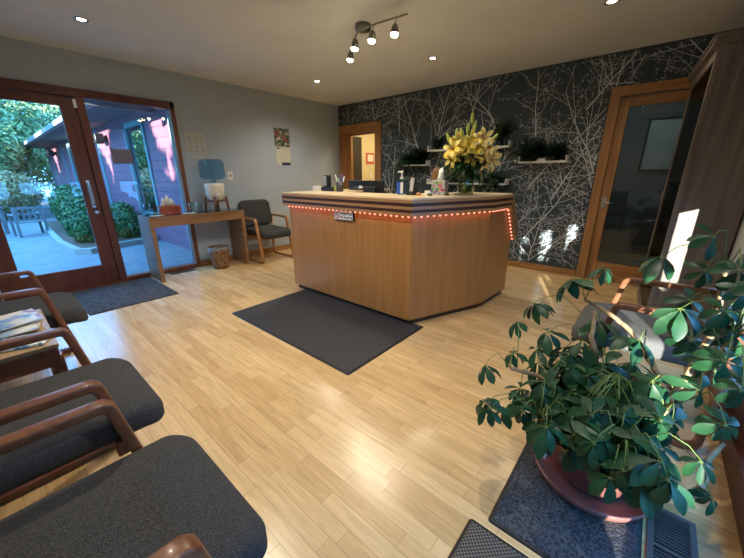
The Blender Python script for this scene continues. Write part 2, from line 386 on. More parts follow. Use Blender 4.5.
# ---------------------------------------------------------------- ceiling lights
EM = mat('lamp_glow', (1, .9, .7), .5, emit=(1.0, .84, .58), estr=38)
def downlight(x, y, label, watts, vis=True):
    t = thing('recessed_downlight', label, 'light', (x, y, H), group='recessed ceiling downlights')
    MB().m(CHROME).lathe([(.030, -.001), (.033, -.006), (.048, -.006), (.050, 0)], n=28, cap0=False, cap1=False).build('trim_ring', t)
    MB().m(EM).lathe([(.0295, -.002), (.0295, -.0035)], n=24).build('lamp', t)
    l = bpy.data.lights.new('downlight_beam', 'SPOT'); l.energy = watts * 2.0; l.color = (1, .92, .76); l.spot_size = R(150); l.spot_blend = .9; l.shadow_soft_size = .03
    lo = bpy.data.objects.new('downlight_beam', l); COL.objects.link(lo); lo.parent = t; lo.location = (0, 0, -.02)
R = math.radians
for x, y, lb, w in ((.98, -3.82, 'round recessed downlight above the glass entry door', 13), (1.01, -1.36, 'round recessed downlight near the left wall corner', 34),
                 (2.66, -1.12, 'round recessed downlight between track light and wallpaper', 20), (4.288, -1.318, 'round recessed downlight nearest the tall cabinet', 16),
                 (2.66, -3.82, 'round recessed downlight over the open floor, out of frame', 44), (4.288, -3.82, 'round recessed downlight over the waiting chairs, out of frame', 34)):
    downlight(x, y, lb, w)
# track light
tl = thing('track_light', 'nickel ceiling track light with four lit spot heads', 'light', (2.72, -2.33, H)); O = (2.72, -2.33, H)
MB().m(DARKMETAL).lathe([(.068, 0), (.070, -.03), (.062, -.044), (.02, -.05)], (2.635, -2.235, H), 28).build('canopy', tl, org=O)
rail = [(2.29, -1.99, 2.39), (2.38, -2.10, 2.39), (2.50, -2.215, 2.39), (2.62, -2.29, 2.39), (2.74, -2.325, 2.39), (2.86, -2.325, 2.39), (3.0, -2.31, 2.39), (3.14, -2.298, 2.39)]
MB().m(DARKMETAL).tube(rail, .007, 8).tube([(2.64, -2.24, 2.42), (2.66, -2.30, 2.39)], .009, 8).build('rail', tl, org=O)
heads = [((3.05, -2.305), (.15, -.5)), ((2.84, -2.325), (.0, -.5)), ((2.62, -2.29), (-.2, -.45)), ((2.40, -2.12), (-.3, -.3))]
EM2 = mat('spot_glow', (1, .9, .7), .5, emit=(1.0, .82, .52), estr=60)
for (hx, hy), (ax, ay) in heads:
    top = V((hx, hy, 2.39)); mid = top + V((-.01, -.012, -.035)); dirv = V((ax * .35, ay * .35 , -1)).normalized()
    base = mid + V((0, 0, -.012)); end = base + dirv * .068
    hd = MB().m(DARKMETAL).tube([top, mid, base], .004, 6).tube([base, base + dirv * .022, end], [.017, .026, .031], 16, cap=True).build('spot_head', tl, org=O)
    MB().m(EM2).tube([end + dirv * .0005, end + dirv * .012, end + dirv * .018], [.029, .025, .012], 14).build('bulb', hd, org=O)
    l = bpy.data.lights.new('spot_beam', 'SPOT'); l.energy = 17; l.color = (1, .87, .66); l.spot_size = R(160); l.spot_blend = .8; l.shadow_soft_size = .018
    lo = bpy.data.objects.new('spot_beam', l); COL.objects.link(lo); lo.location = end + dirv * .03; lo.parent = None
    lo.rotation_euler = dirv.to_track_quat('-Z', 'Y').to_euler()
hl = bpy.data.lights.new('hall_lamp', 'AREA'); hl.energy = 26; hl.size = .5; hl.color = (1, .82, .5); ho = bpy.data.objects.new('hall_lamp', hl); COL.objects.link(ho); ho.location = (.9, .85, 2.38)
hl = bpy.data.lights.new('office_fill', 'AREA'); hl.energy = 9; hl.size = .5; hl.color = (.85, 1, .95); ho = bpy.data.objects.new('office_fill', hl); COL.objects.link(ho); ho.location = (4.5, 1.2, 2.38)  # added fill light, no fixture, brightens the room behind the glass door

# ---------------------------------------------------------------- reception counter
P0, P1, P2, P3 = V((1.82, -2.55)), V((3.404, -2.552)), V((3.718, -1.764)), V((3.748, -1.204))
def off(poly, d):
    out = []
    for i, p in enumerate(poly):
        n = []
        if i > 0: t = (p - poly[i - 1]).normalized(); n.append(V((t.y, -t.x)))
        if i < len(poly) - 1: t = (poly[i + 1] - p).normalized(); n.append(V((t.y, -t.x)))
        if len(n) == 1: out.append(p + n[0] * d)
        else:
            m_ = (n[0] + n[1]).normalized(); out.append(p + m_ * d / max(.5, m_.dot(n[0])))
    return out
base = [P0, P1, P2, P3]
CO = (2.7, -2.0, 0)
rc = thing('reception_counter', 'oak-veneered reception counter with angled corner and striped top trim', 'counter', CO)
def band(name, lst, parent=rc):
    """lst: (outer offset, inner offset, z0, z1, material, polyline)"""
    m = MB()
    for o_, i_, z0, z1, mt, pl in lst:
        m.m(mt); a = off(pl, o_); c = off(pl, i_); m.prism([tuple(p) for p in a] + [tuple(p) for p in c[::-1]], z0, z1)
    return m.build(name, parent, org=CO)
back = V((1.78, -1.25)); full = [back, P0, P1, P2, P3]
# front body with a sloping wing end
PE = P2 + (P3 - P2) * .62
band('body', [(0, -.03, .05, .945, PANEL, [back, P0, P1, P2])])
m = MB().m(PANEL)
def yz_panel(m, a, e, zt_list, th, zb=.05):
    t = (e - a).normalized(); n = V((t.y, -t.x)); Ln = (e - a).length
    out = [(a + t * Ln * s, z) for s, z in zt_list]; bot = [(a + t * Ln * s, zb) for s, _ in zt_list][::-1]
    ring = out + bot
    f = [m.bm.verts.new((p.x, p.y, z)) for p, z in ring]; g = [m.bm.verts.new((p.x - n.x * th, p.y - n.y * th, z)) for p, z in ring]
    m._f(f); m._f(g[::-1])
    for i in range(len(ring)): m._f([f[i], f[(i + 1) % len(ring)], g[(i + 1) % len(ring)], g[i]])
yz_panel(m, P2, P3, [(0, .945), (.62, .945), (1, .60)], .03)
m.build('side_wing', rc, org=CO)
band('toe_kick', [(-.03, -.06, 0, .05, mat('dark_toe_kick', (.06, .025, .012), .5), full)])
TR = [P0, P1, P2, PE]
lay = [(.940, .966, .050, TRIMW), (.966, .990, .0485, DARKTRIM), (.990, 1.013, .050, TRIMW), (1.013, 1.039, .0485, DARKTRIM), (1.039, 1.062, .050, TRIMW)]
tm = MB()
for z0, z1, o_, mt in lay:
    tm.m(mt); pl = [back, *TR]; a = off(pl, o_); c = off(pl, .0); tm.prism([tuple(p) for p in a] + [tuple(p) for p in c[::-1]], z0, z1)
# sloping trim down the wing end
t_ = (P3 - P2).normalized(); n_ = V((t_.y, -t_.x)); ps_ = PE; pe_ = P3 + t_ * .0
for z0, z1, o_, mt in lay:
    tm.m(mt)
    A = [V((ps_.x, ps_.y, z)) for z in (z0, z1)]; dz = -.345
    pts = []
    for p, zz in ((ps_, 0), (pe_, dz)):
        for q in (0, o_):
            for z in (z0, z1): pts.append(V((p.x + n_.x * q + t_.x * (z - .945) * .55 * (1 if zz else 0), p.y + n_.y * q + t_.y * (z - .945) * .55 * (1 if zz else 0), z + zz)))
    vs = [tm.bm.verts.new(p) for p in pts]
    for q in ((0, 1, 3, 2), (4, 6, 7, 5), (0, 2, 6, 4), (1, 5, 7, 3), (2, 3, 7, 6), (0, 4, 5, 1)): tm._f([vs[i] for i in q])
tm.build('trim_band', rc, org=CO)
a = off([back, *TR], .046); c = off([back, *TR], -.44)
ct = MB().m(TOPW); ct.prism([tuple(p) for p in a] + [(3.30, -1.40), (3.18, -1.72), (2.98, -2.12), (2.22, -2.12), (2.20, -1.25)], 1.062, 1.074); ct.build('countertop', rc, org=CO)
dk = MB().m(TOPW); dk.prism([(1.83, -1.3), (1.83, -2.51), (3.37, -2.51), (3.68, -1.77), (3.70, -1.25), (3.0, -1.25), (3.0, -1.5), (2.6, -1.62), (2.3, -1.3)], .72, .75); dk.build('work_surface', rc, org=CO)
# LED strip
ls = thing('led_light_strip', 'string of small orange-pink LEDs glowing under the counter trim', 'light strip', (3.0, -2.58, .93)); LO = (3.0, -2.58, .93)
LEDM = mat('led_glow', (1, .4, .25), .4, emit=(1.0, .30, .20), estr=2.4)
led0 = MB().m(LEDM).lathe([(.003, -.008), (.0075, -.005), (.009, 0), (.0075, .005), (.003, .008)], n=10).build('bulb', ls)
first = True
pl = off([P0, P1, P2, PE], .018)
def along(a, c, sp):
    n = max(1, round((c - a).length / sp)); return [a + (c - a) * (i + .5) / n for i in range(n)]
lp = [V((p.x, p.y, .932)) for s in ((pl[0], pl[1], .058), (pl[1], pl[2], .062), (pl[2], pl[3], .050)) for p in along(*s)]
pe2 = off([P2, P3], .018)
for i in range(9): lp.append(V((pl[3].x, pl[3].y, .932)).lerp(V((pe2[1].x, pe2[1].y, .59)), (i + .5) / 9))
for i, p in enumerate(lp):
    o = led0 if i == 0 else led0.copy()
    if i: COL.objects.link(o); o.parent = ls
    o.location = p - V(LO)
cb = MB().m(WHITE)
for a, c in ((pl[0], pl[1]), (pl[1], pl[2]), (pl[2], pl[3])): cb.tube([(a.x, a.y, .942), (c.x, c.y, .942)], .0025, 6)
cb.build('cable', ls, org=LO)
for a, c, w in ((pl[0], pl[1], .28), (pl[1], pl[2], .15)):
    l = bpy.data.lights.new('led_glow', 'AREA'); l.shape = 'RECTANGLE'; l.size = (c - a).length; l.size_y = .012; l.energy = w; l.color = (1, .28, .13)
    lo = bpy.data.objects.new('led_glow', l); COL.objects.link(lo); q = (a + c) / 2; lo.location = (q.x, q.y, .918); lo.rotation_euler = (0, 0, math.atan2((c - a).y, (c - a).x))
# sign on the counter
def text(name, s, size, M, mt, parent, org, ext=.0006):
    cu = bpy.data.curves.new(name, 'FONT'); cu.body = s; cu.size = size; cu.align_x = 'CENTER'; cu.align_y = 'CENTER'; cu.extrude = ext; cu.offset = size * .02
    t = bpy.data.objects.new(name, cu); me = bpy.data.meshes.new_from_object(t); bpy.data.objects.remove(t)
    me.transform(Matrix.Translation(-V(org)) @ M); me.materials.clear(); me.materials.append(mt)
    o = bpy.data.objects.new(name, me); COL.objects.link(o); o.parent = parent; return o
SO = (2.675, -2.565, .90)
sg = thing('no_smoking_sign', 'small white sign with red prohibition ring fixed to the counter front', 'sign', SO)
box_obj('plate', (2.55, 2.80, -2.572, -2.553, .849, .937), BLACK, sg, bev=.003, org=SO)
box_obj('face', (2.556, 2.79, -2.5745, -2.5725, .855, .931), WHITE, sg, org=SO)
RX = Matrix.Rotation(PI / 2, 4, 'X')
NAVY = mat('navy_print', (.02, .03, .07), .5); REDP = mat('red_violet_print', (.34, .03, .12), .5)
text('lettering', 'Thank You', .034, Matrix.Translation((2.708, -2.5746, .909)) @ RX, NAVY, sg, SO)
text('lettering', 'No Smoking', .031, Matrix.Translation((2.708, -2.5746, .877)) @ RX, NAVY, sg, SO)
rg = MB().m(REDP); n = 24
for i in range(n):
    a0, a1 = 2 * PI * i / n, 2 * PI * (i + 1) / n; f = lambda r, a: (2.594 + r * math.cos(a), -2.5755, .893 + r * math.sin(a))
    rg.quad(f(.024, a0), f(.031, a0), f(.031, a1), f(.024, a1))
rg.quad((2.575, -2.5755, .909), (2.580, -2.5755, .914), (2.613, -2.5755, .877), (2.608, -2.5755, .872))
rg.m(NAVY).box(2.578, 2.606, -2.576, -2.5752, .890, .896)
rg.build('prohibition_symbol', sg, org=SO)

# ---- items on the counter (top z 1.074)
ZT = 1.074
O = (1.95, -2.12, ZT); ph = thing('desk_phone', 'black desk phone standing at the left end of the counter', 'phone', O)
box_obj('base', (1.90, 2.10, -2.16, -2.02, ZT, ZT + .045), BLACK, ph, bev=.008, org=O)
MB().m(BLACK).box(1.88, 1.975, -2.11, -2.06, ZT + .045, ZT + .175, bev=.012).m(mat('grey_phone_face', (.35, .37, .38), .4)).box(1.893, 1.945, -2.113, -2.108, ZT + .055, ZT + .165, bev=.002).build('handset', ph, org=O)
o = box_obj('business_card_box', (1.80, 1.88, -2.20, -2.13, ZT, ZT + .055), WHITE, bev=.004); tag(o, 'tiny white card box left of the desk phone', 'box')
o = MB().m(mat('yellow_green_tape', (.55, .65, .15), .4)).lathe([(.012, 0), (.012, .05), (.006, .06)], (2.125, -2.15, ZT), 14).build('glue_bottle'); tag(o, 'tiny yellow-green bottle beside the pen cup', 'bottle')
O = (2.19, -2.14, ZT); pc = thing('pen_cup', 'dark wire pen cup crowded with pens', 'pen holder', O)
MB().m(mat('dark_wire', (.05, .05, .055), .4)).lathe([(.036, 0), (.040, .10), (.037, .10), (.033, .004)], O, 20).build('cup', pc, org=O)
for i in range(7):
    a = i * .9; q = V((2.19 + .02 * math.cos(a), -2.14 + .02 * math.sin(a), ZT + .01)); e = q + V((.03 * math.cos(a), .03 * math.sin(a), .13 + .02 * (i % 3)))
    MB().m([BLACK, WHITE, mat('blue_pen', (.05, .1, .4), .4), mat('green_pen', (.2, .4, .1), .4)][i % 4]).tube([q, e], .004, 6).build('pen', pc, org=O)
O = (2.25, -1.72, .75); mo = thing('computer_monitor', 'wide black monitor seen from behind over the counter', 'monitor', O)
MB().m(BLACK).box(1.95, 2.48, -1.76, -1.725, .83, 1.185, bev=.008).m(mat('dark_back_panel', (.03, .032, .035), .5)).box(2.05, 2.38, -1.785, -1.76, .88, 1.12, bev=.01).build('screen', mo, org=O)
MB().m(BLACK).box(2.18, 2.25, -1.74, -1.70, .77, .95).build('stand', mo, org=O); box_obj('foot', (2.10, 2.33, -1.80, -1.62, .7505, .77), BLACK, mo, bev=.004, org=O)
MB().m(WHITE).box(2.14, 2.20, -1.7885, -1.7855, 1.10, 1.115).box(2.15, 2.19, -1.7885, -1.7855, 1.118, 1.128).build('maker_mark', mo, org=O)
# sanitizer
O = (3.08, -2.24, ZT); sn = thing('hand_sanitizer_bottle', 'clear pump bottle of blue hand sanitizer', 'bottle', O)
MB().m(BLUEJ).rrect(O[0], O[1], .078, .05, .02, [(.004, ZT), (0, ZT + .006), (0, ZT + .11), (.006, ZT + .125), (.018, ZT + .135)]).build('bottle', sn, org=O)
MB().m(mat('blue_gel_label', (.03, .12, .55), .35)).box(3.046, 3.084, -2.2675, -2.2655, ZT + .015, ZT + .11).m(WHITE).box(3.086, 3.114, -2.2675, -2.2655, ZT + .015, ZT + .11).build('label_panel', sn, org=O)
MB().m(WHITE).lathe([(.016, .135), (.016, .15), (.008, .155), (.006, .185), (.012, .187), (.013, .20), (.006, .205)], O, 16).tube([(3.08, -2.24, ZT + .197), (3.05, -2.25, ZT + .197), (3.044, -2.252, ZT + .188)], .005, 8).build('pump', sn, org=O)
# card reader
O = (3.165, -2.20, ZT); cr = thing('card_reader_stand', 'slim tablet with grey back propped upright beside the sanitizer', 'tablet', O)
RT = Matrix.Translation((3.165, -2.20, ZT)) @ Matrix.Rotation(R(-9), 4, 'X')
MB().m(BLACK).box(-.004, .034, .0, .012, .012, .145, bev=.004, M=RT).m(mat('grey_shell', (.50, .50, .50), .4)).box(-.026, .012, -.012, -.001, .03, .145, bev=.003, M=RT).build('tablet', cr, org=O)
MB().m(BLACK).box(3.12, 3.215, -2.23, -2.16, ZT, ZT + .016, bev=.003).build('stand', cr, org=O)
# tissue box
O = (3.345, -2.03, ZT); tb = thing('tissue_box', 'cube tissue box with bright floral print on the counter', 'tissue box', O, R(12))
tbm = MB().m(mat('grey_green_box_card', (.50, .55, .50), .6)).box(-.06, .06, -.055, .055, 0, .125, bev=.003)
fl = [(.6, .05, .12), (.05, .12, .55), (.75, .25, .08), (.12, .4, .1), (.7, .1, .35), (.5, .5, .08)]
for i in range(26):
    cx, cz = rw.uniform(-.048, .048), rw.uniform(.012, .112); r = rw.uniform(.007, .013); tbm.m(mat('flower_print_%s' % 'abcdef'[i % 6], fl[i % 6], .6))
    tbm._f([tbm.bm.verts.new((cx + r * math.cos(k * PI / 4), -.0556 - .00004 * i, cz + r * math.sin(k * PI / 4))) for k in range(8)])
for i in range(20):
    cy, cz = rw.uniform(-.045, .045), rw.uniform(.012, .112); r = rw.uniform(.007, .013); tbm.m(mat('flower_print_%s' % 'abcdef'[i % 6], fl[i % 6], .6))
    tbm._f([tbm.bm.verts.new((.0606 + .00004 * i, cy + r * math.cos(k * PI / 4), cz + r * math.sin(k * PI / 4))) for k in range(8)])
tbm.build('box', tb)
ts = MB().m(mat('white_tissue', (.85, .85, .83), .8)); 
ts.loft([[(-.028, -.008, .125), (.028, -.006, .125), (.028, .008, .125), (-.028, .006, .125)], [(-.018, -.012, .16), (.034, -.003, .155), (.03, .006, .155), (-.014, .01, .16)], [(-.012, -.004, .215), (.02, -.008, .235), (.022, -.001, .235), (-.008, .003, .215)]]).build('tissue', tb)
# driftwood / carved piece
o = MB().m(mat('brown_carved_wood', (.16, .075, .035), .7, (.26, .13, .06), 20)).loft([[(3.215 + dx * w + k, -1.90 + dy * w * .6, z) for dx, dy in ((-1, -1), (1, -1), (1, 1), (-1, 1))] for w, k, z in ((.028, 0, ZT), (.022, .004, ZT + .07), (.028, -.002, ZT + .14), (.034, .012, ZT + .20), (.016, .022, ZT + .235))], smooth=False).build('carved_wood_ornament')
tag(o, 'upright brown carved wooden piece behind the tissue box', 'ornament')
sm = [('folded_card', (3.30, -2.16), 'small white folded card in front of the tissue box', 'card', WHITE, 'card'),
      ('orange_trinket', (3.235, -2.20), 'small orange trinket lying left of the tissue box', 'trinket', mat('orange_wood', (.5, .2, .05), .5), 'lump'),
      ('green_trinket', (3.345, -2.20), 'dark green stone lying in front of the folded card', 'stone', mat('green_stone', (.06, .10, .05), .4), 'lump'),
      ('dark_stone', (3.43, -2.06), 'dark polished stone right of the tissue box', 'stone', mat('dark_stone', (.05, .055, .04), .3), 'lump'),
      ('grey_stone', (3.49, -2.03), 'pale grey pebble beside the lily vase', 'stone', mat('grey_stone', (.3, .3, .27), .4), 'lump')]
for nm, (x, y), lb, ct_, mt, kd in sm:
    if kd == 'card':
        o = MB().m(mt).loft([[(x - .028, y - .012, ZT), (x + .028, y - .012, ZT), (x + .028, y + .014, ZT), (x - .028, y + .014, ZT)], [(x - .027, y, ZT + .04), (x + .027, y, ZT + .04), (x + .027, y + .002, ZT + .04), (x - .027, y + .002, ZT + .04)]], smooth=False).build(nm)
    else:
        o = MB().m(mt).loft([[(x + r * 1.3 * math.cos(k * PI / 5), y + r * math.sin(k * PI / 5) * (1 + .15 * (k % 2)), ZT + z) for k in range(10)] for r, z in ((.014, 0), (.021, .006), (.018, .016), (.008, .022))]).build(nm)
    tag(o, lb, ct_)
# vase with lilies
VX, VY = 3.53, -1.91; O = (VX, VY, ZT)
vs = thing('glass_vase', 'flared clear glass vase half full of water at the counter corner', 'vase', O)
MB().m(VGLASS).lathe([(.070, 0), (.073, .004), (.066, .10), (.070, .18), (.092, .262), (.089, .262), (.067, .18), (.063, .10), (.069, .012), (0.0005, .010)], O, 28).build('vessel', vs, org=O)
MB().m(glass_mat('greenish_water', (.72, .80, .55), boost=1.2)).lathe([(.067, .013), (.0625, .10), (.063, .12)], O, 24).build('water', vs, org=O)
bq = thing('lily_bouquet', 'bouquet of yellow lilies with lime buds and dark foliage in the vase', 'flowers', O)
st = MB().m(mat('flower_stem_green', (.16, .26, .07), .5)); rb = random.Random(7); tips = []
for i in range(13):
    a = i * 2.4; r1 = .032; q = V((VX + r1 * math.cos(a), VY + r1 * math.sin(a), ZT + .018)); mid = V((VX - .02 * math.cos(a), VY - .02 * math.sin(a), ZT + .17))
    rr = rb.uniform(.05, .17); e = V((VX + rr * math.cos(a + 2.6), VY + rr * math.sin(a + 2.6), ZT + rb.uniform(.28, .50)))
    st.tube([q, mid, mid.lerp(e, .55) + V((0, 0, .03)), e], .0042, 6); tips.append(e)
st.build('stems', bq, org=O)
def bez_petal(m, base, d, up, L, W):
    side = d.cross(up).normalized(); rows = []
    for t, w, lift in ((0, .12, 0), (.25, .62, .10), (.5, 1, .12), (.75, .8, .04), (.92, .4, -.10), (1.0, .05, -.2)):
        c = base + d * L * t + up * L * lift
        rows.append([m.bm.verts.new(c - side * W / 2 * w + up * .1 * W * w), m.bm.verts.new(c), m.bm.verts.new(c + side * W / 2 * w + up * .1 * W * w)])
    for a_, b_ in zip(rows, rows[1:]): m._f([a_[0], a_[1], b_[1], b_[0]], True); m._f([a_[1], a_[2], b_[2], b_[1]], True)
YEL = mat('lily_yellow', (.90, .68, .06), .5, (.95, .82, .25), 20); LIME = mat('lime_bud', (.50, .62, .10), .5, (.62, .72, .2), 12); PEACH = mat('peach_lily', (.85, .68, .26), .5, (.92, .80, .42), 20)
CR = V((.760, .649, 0))  # direction across the view, used only as the bouquet's width axis
def lily(pos, face, L, mt):
    m = MB().m(mt); face = face.normalized(); u = face.orthogonal().normalized(); w = face.cross(u)
    for k in range(6):
        a = k * PI / 3; rad = u * math.cos(a) + w * math.sin(a); bez_petal(m, V(pos) - face * .03, (rad * 1.0 + face * .55).normalized(), face, L, L * .36)
    m.m(mat('stamen_brown', (.30, .10, .02), .6))
    for k in range(5):
        a = k * 1.257; rad = u * math.cos(a) + w * math.sin(a); m.tube([V(pos) - face * .02, V(pos) + face * .045 + rad * .018], .0018, 5)
    m.recalc = False; return m.build('lily_flower', bq, org=O)
import itertools
fw = [(-.13, .36, YEL), (-.155, .30, YEL), (-.06, .33, YEL), (-.02, .40, YEL), (.09, .45, PEACH), (.14, .38, PEACH), (.17, .28, PEACH), (.05, .36, YEL), (-.11, .42, YEL), (.12, .32, PEACH), (-.16, .37, YEL), (-.08, .28, YEL), (.01, .31, YEL), (.07, .40, YEL), (.18, .35, PEACH), (.02, .44, YEL), (.11, .27, PEACH), (-.03, .36, YEL)]
for i, (s_x, z, mt) in enumerate(fw):
    pos = V((VX, VY, ZT + z)) + CR * s_x + V((.1, -.12, 0)) * rb.uniform(.2, .8); fc = V((.45, -.9, rb.uniform(-.25, .5))) + CR * rb.uniform(-.8, .8) + CR * s_x * 4
    lily(pos, fc, rb.uniform(.092, .115), mt)
bd = [(-.12, .45, .0), (-.135, .41, -.3), (-.0, .48, .1), (.03, .56, .05), (.045, .50, .25), (.18, .42, .9), (-.09, .40, -.5), (.0, .40, .4), (-.02, .45, -.3), (.02, .44, .2)]
for s_x, z, ln in bd:
    pos = V((VX, VY, ZT + z)) + CR * s_x + V((0, rb.uniform(-.06, .04), 0)); d = (V((0, 0, 1)) + CR * ln + V((0, -.2, 0))).normalized()
    MB().m(LIME).tube([pos, pos + d * .02, pos + d * .05, pos + d * .08, pos + d * .095], [.004, .012, .015, .010, .002], 8).build('bud', bq, org=O)
fo = MB().m(mat('bouquet_foliage', (.010, .045, .018), .4, (.03, .10, .035), 12))
for i in range(190):
    a = rb.uniform(0, 2 * PI); el = rb.uniform(-.6, .55); d = V((math.cos(a) * math.cos(el), math.sin(a) * math.cos(el), math.sin(el)))
    bs = V((VX, VY, ZT + rb.uniform(.22, .33))) + V((math.cos(a), math.sin(a), 0)) * rb.uniform(.01, .07); fo.disc_leaf(bs, d, V((0, 0, 1)), rb.uniform(.10, .19), rb.uniform(.028, .055), .35)
fo.m(LIME)
for i in range(34):
    a = rb.uniform(0, 2 * PI); el = rb.uniform(0, 1.2); d = V((math.cos(a) * math.cos(el), math.sin(a) * math.cos(el), math.sin(el)))
    fo.disc_leaf(V((VX, VY, ZT + rb.uniform(.3, .42))), d, V((0, 0, 1)), rb.uniform(.08, .15), .025, .3)
fo.recalc = False; fo.build('foliage', bq, org=O)

# ---------------------------------------------------------------- wall shelves and their plants
def shelf(x0, x1, z, label):
    O = ((x0 + x1) / 2, -.07, z); t = thing('floating_shelf', label, 'shelf', O, group='white wall shelves on the dark wallpaper')
    box_obj('board', (x0, x1, -.135, -.0025, z - .022, z), WSHELF, t, bev=.002, org=O)
    for xx in (x0 - .012, x1): box_obj('end_plate', (xx, xx + .012, -.135, -.0025, z - .022, z + .06), WSHELF, t, bev=.002, org=O)
shelf(1.56, 2.02, 1.40, 'short white shelf left of the lilies carrying two bushy plants')
shelf(2.05, 3.24, 1.60, 'upper long white shelf passing behind the lilies')
shelf(2.06, 3.25, 1.13, 'lower long white shelf just above the counter top')
shelf(3.40, 3.92, 1.40, 'short white shelf between the lilies and the glass door')
def shelf_plant(x, z, sx, sz, label, kind='bushy', seed=0, n=150, name='potted_grass'):
    O = (x, -.075, z); t = thing(name, label, 'plant', O, group=None); r = random.Random(seed)
    MB().m(BLACK).lathe([(.034, 0.001), (.044, .065), (.040, .065), (.034, .05)], O, 18).build('pot', t, org=O)
    f = MB().m(SHELFLEAF)
    for i in range(n):
        a = r.uniform(0, 2 * PI)
        if kind == 'spiky': el = r.uniform(.75, 1.5); L = sz * r.uniform(.6, 1.1); w = .009; dr = .12
        elif kind == 'hang': el = r.uniform(-.3, 1.3); L = sx * r.uniform(.5, 1.0); w = .012; dr = r.uniform(.4, 1.5)
        else: el = r.uniform(.0, 1.5); L = (sx * math.cos(el) + sz * math.sin(el)) * r.uniform(.55, 1); w = .013; dr = .3
        d = V((math.cos(a) * math.cos(el), min(math.sin(a), .25) * math.cos(el), math.sin(el)))
        bs = V((x + r.uniform(-.02, .02), -.075 + r.uniform(-.02, .02), z + .055)); d = d if d.y * L < .05 else V((d.x, .05 / L, d.z))
        f.disc_leaf(bs, d, V((0, -.3, 1)), L * 1.3, w * r.uniform(1.0, 2.0), dr, .1)
    for v_ in f.bm.verts: v_.co.y = min(v_.co.y, -.004)
    f.recalc = False; f.build('foliage', t, org=O)
shelf_plant(1.63, 1.40, .17, .13, 'trailing dark-green plant at the left end of the short left shelf', 'hang', 1, 230, 'trailing_plant')
shelf_plant(1.86, 1.40, .16, .15, 'bushy dark-green plant at the right end of the short left shelf', 'bushy', 2, 220)
shelf_plant(2.17, 1.60, .06, .13, 'small dark upright plant at the left end of the upper long shelf', 'bushy', 3, 90)
shelf_plant(3.10, 1.60, .14, .22, 'spiky tall dark plant at the right end of the upper long shelf', 'spiky', 4, 150, 'spiky_grass_plant')
shelf_plant(2.52, 1.13, .15, .17, 'dark bushy plant on the lower long shelf left of the vase', 'bushy', 5, 230)
shelf_plant(3.06, 1.13, .15, .13, 'dark trailing plant at the right end of the lower long shelf', 'hang', 6, 220, 'trailing_plant')
shelf_plant(3.50, 1.40, .13, .19, 'larger bushy plant at the left of the right-hand shelf', 'bushy', 7, 260)
shelf_plant(3.79, 1.40, .10, .13, 'compact dark plant at the right of the right-hand shelf', 'bushy', 8, 200)
o = box_obj('small_white_box', (3.60, 3.70, -.12, -.06, 1.40, 1.436), WSHELF, bev=.002); tag(o, 'flat cream box between two plants on the right-hand shelf', 'box')
o = MB().m(WHITE).tube([(3.315, -.002, 1.405), (3.315, -.02, 1.405)], [.014, .011], 14).build('wall_hook'); tag(o, 'round white hook on the wallpaper left of the right shelf', 'hook')

# ---------------------------------------------------------------- left wall things
O = (.24, -2.9, 0); cs = thing('console_table', 'long narrow wood-veneer console table with glass top under the window', 'table', O)
box_obj('side_panel', (.02, .43, -3.50, -3.455, 0, .755), CONSW, cs, bev=.002, org=O); box_obj('side_panel', (.02, .43, -2.375, -2.33, 0, .755), CONSW, cs, bev=.002, org=O)
box_obj('tabletop', (.02, .432, -3.50, -2.33, .755, .785), CONSW, cs, bev=.002, org=O)
box_obj('apron', (.395, .425, -3.455, -2.375, .665, .754), CONSW, cs, bev=.002, org=O)
MB().m(mat('black_back_painted_glass', (.03, .035, .04), .06)).box(.03, .42, -3.49, -2.34, .7855, .791, bev=.001).build('glass_top', cs, org=O)
ZC = .792
O = (.22, -3.20, ZC); rt = thing('tissue_carton', 'low red tissue carton with printed front on the console', 'tissue box', O)
m = MB().m(mat('dark_red_carton', (.22, .035, .02), .5, (.42, .10, .05), 25)).box(.16, .28, -3.315, -3.085, ZC, ZC + .10, bev=.003); m.build('carton', rt, org=O)
m = MB().m(mat('blue_white_tissue', (.7, .75, .8), .8))
for k, (w, hgt) in enumerate(((.05, .10), (.04, .13), (.045, .09))):
    y = -3.20 + (k - 1) * .035; m.loft([[(.21, y - w, ZC + .1), (.225, y - w, ZC + .1), (.225, y + w, ZC + .1), (.21, y + w, ZC + .1)], [(.20 + .02 * k, y - w * .3, ZC + .1 + hgt), (.205 + .02 * k, y - w * .3, ZC + .1 + hgt), (.205 + .02 * k, y + w * .2, ZC + .1 + hgt * .9), (.20 + .02 * k, y + w * .2, ZC + .1 + hgt * .9)]])
m.build('tissue', rt, org=O)
for y, lb in ((-2.93, 'clear drinking glass on the console beside the window frame'), (-2.835, 'clear drinking glass nearest the water dispenser')):
    o = MB().m(VGLASS).lathe([(.028, 0), (.036, .12), (.034, .12), (.027, .008), (.0005, .007)], (.22, y, ZC), 22).build('drinking_glass'); tag(o, lb, 'glass', 'drinking glasses on the console')
for y, lb, hh in ((-3.42, 'tall blue-tinted glass at the window end of the console', .13), (-3.36, 'short clear glass bowl left of the red tissue carton', .08)):
    o = MB().m(VGLASS).lathe([(.026, 0), (.036, hh), (.034, hh), (.025, .008), (.0005, .007)], (.17 if hh > .1 else .25, y, ZC), 22).build('glass_tumbler'); tag(o, lb, 'glass')
for x, y, rz, lb in ((.33, -3.38, .3, 'printed leaflet lying at the window end of the console'), (.34, -3.02, -.1, 'pale leaflet lying right of the red tissue carton')):
    Mx = Matrix.Translation((x, y, ZC)) @ Matrix.Rotation(rz, 4, 'Z')
    o = MB().m(mat('glossy_leaflet', (.62, .68, .72), .35)).box(-.05, .05, -.07, .07, 0, .003, M=Mx).build('leaflet'); tag(o, lb, 'leaflet')
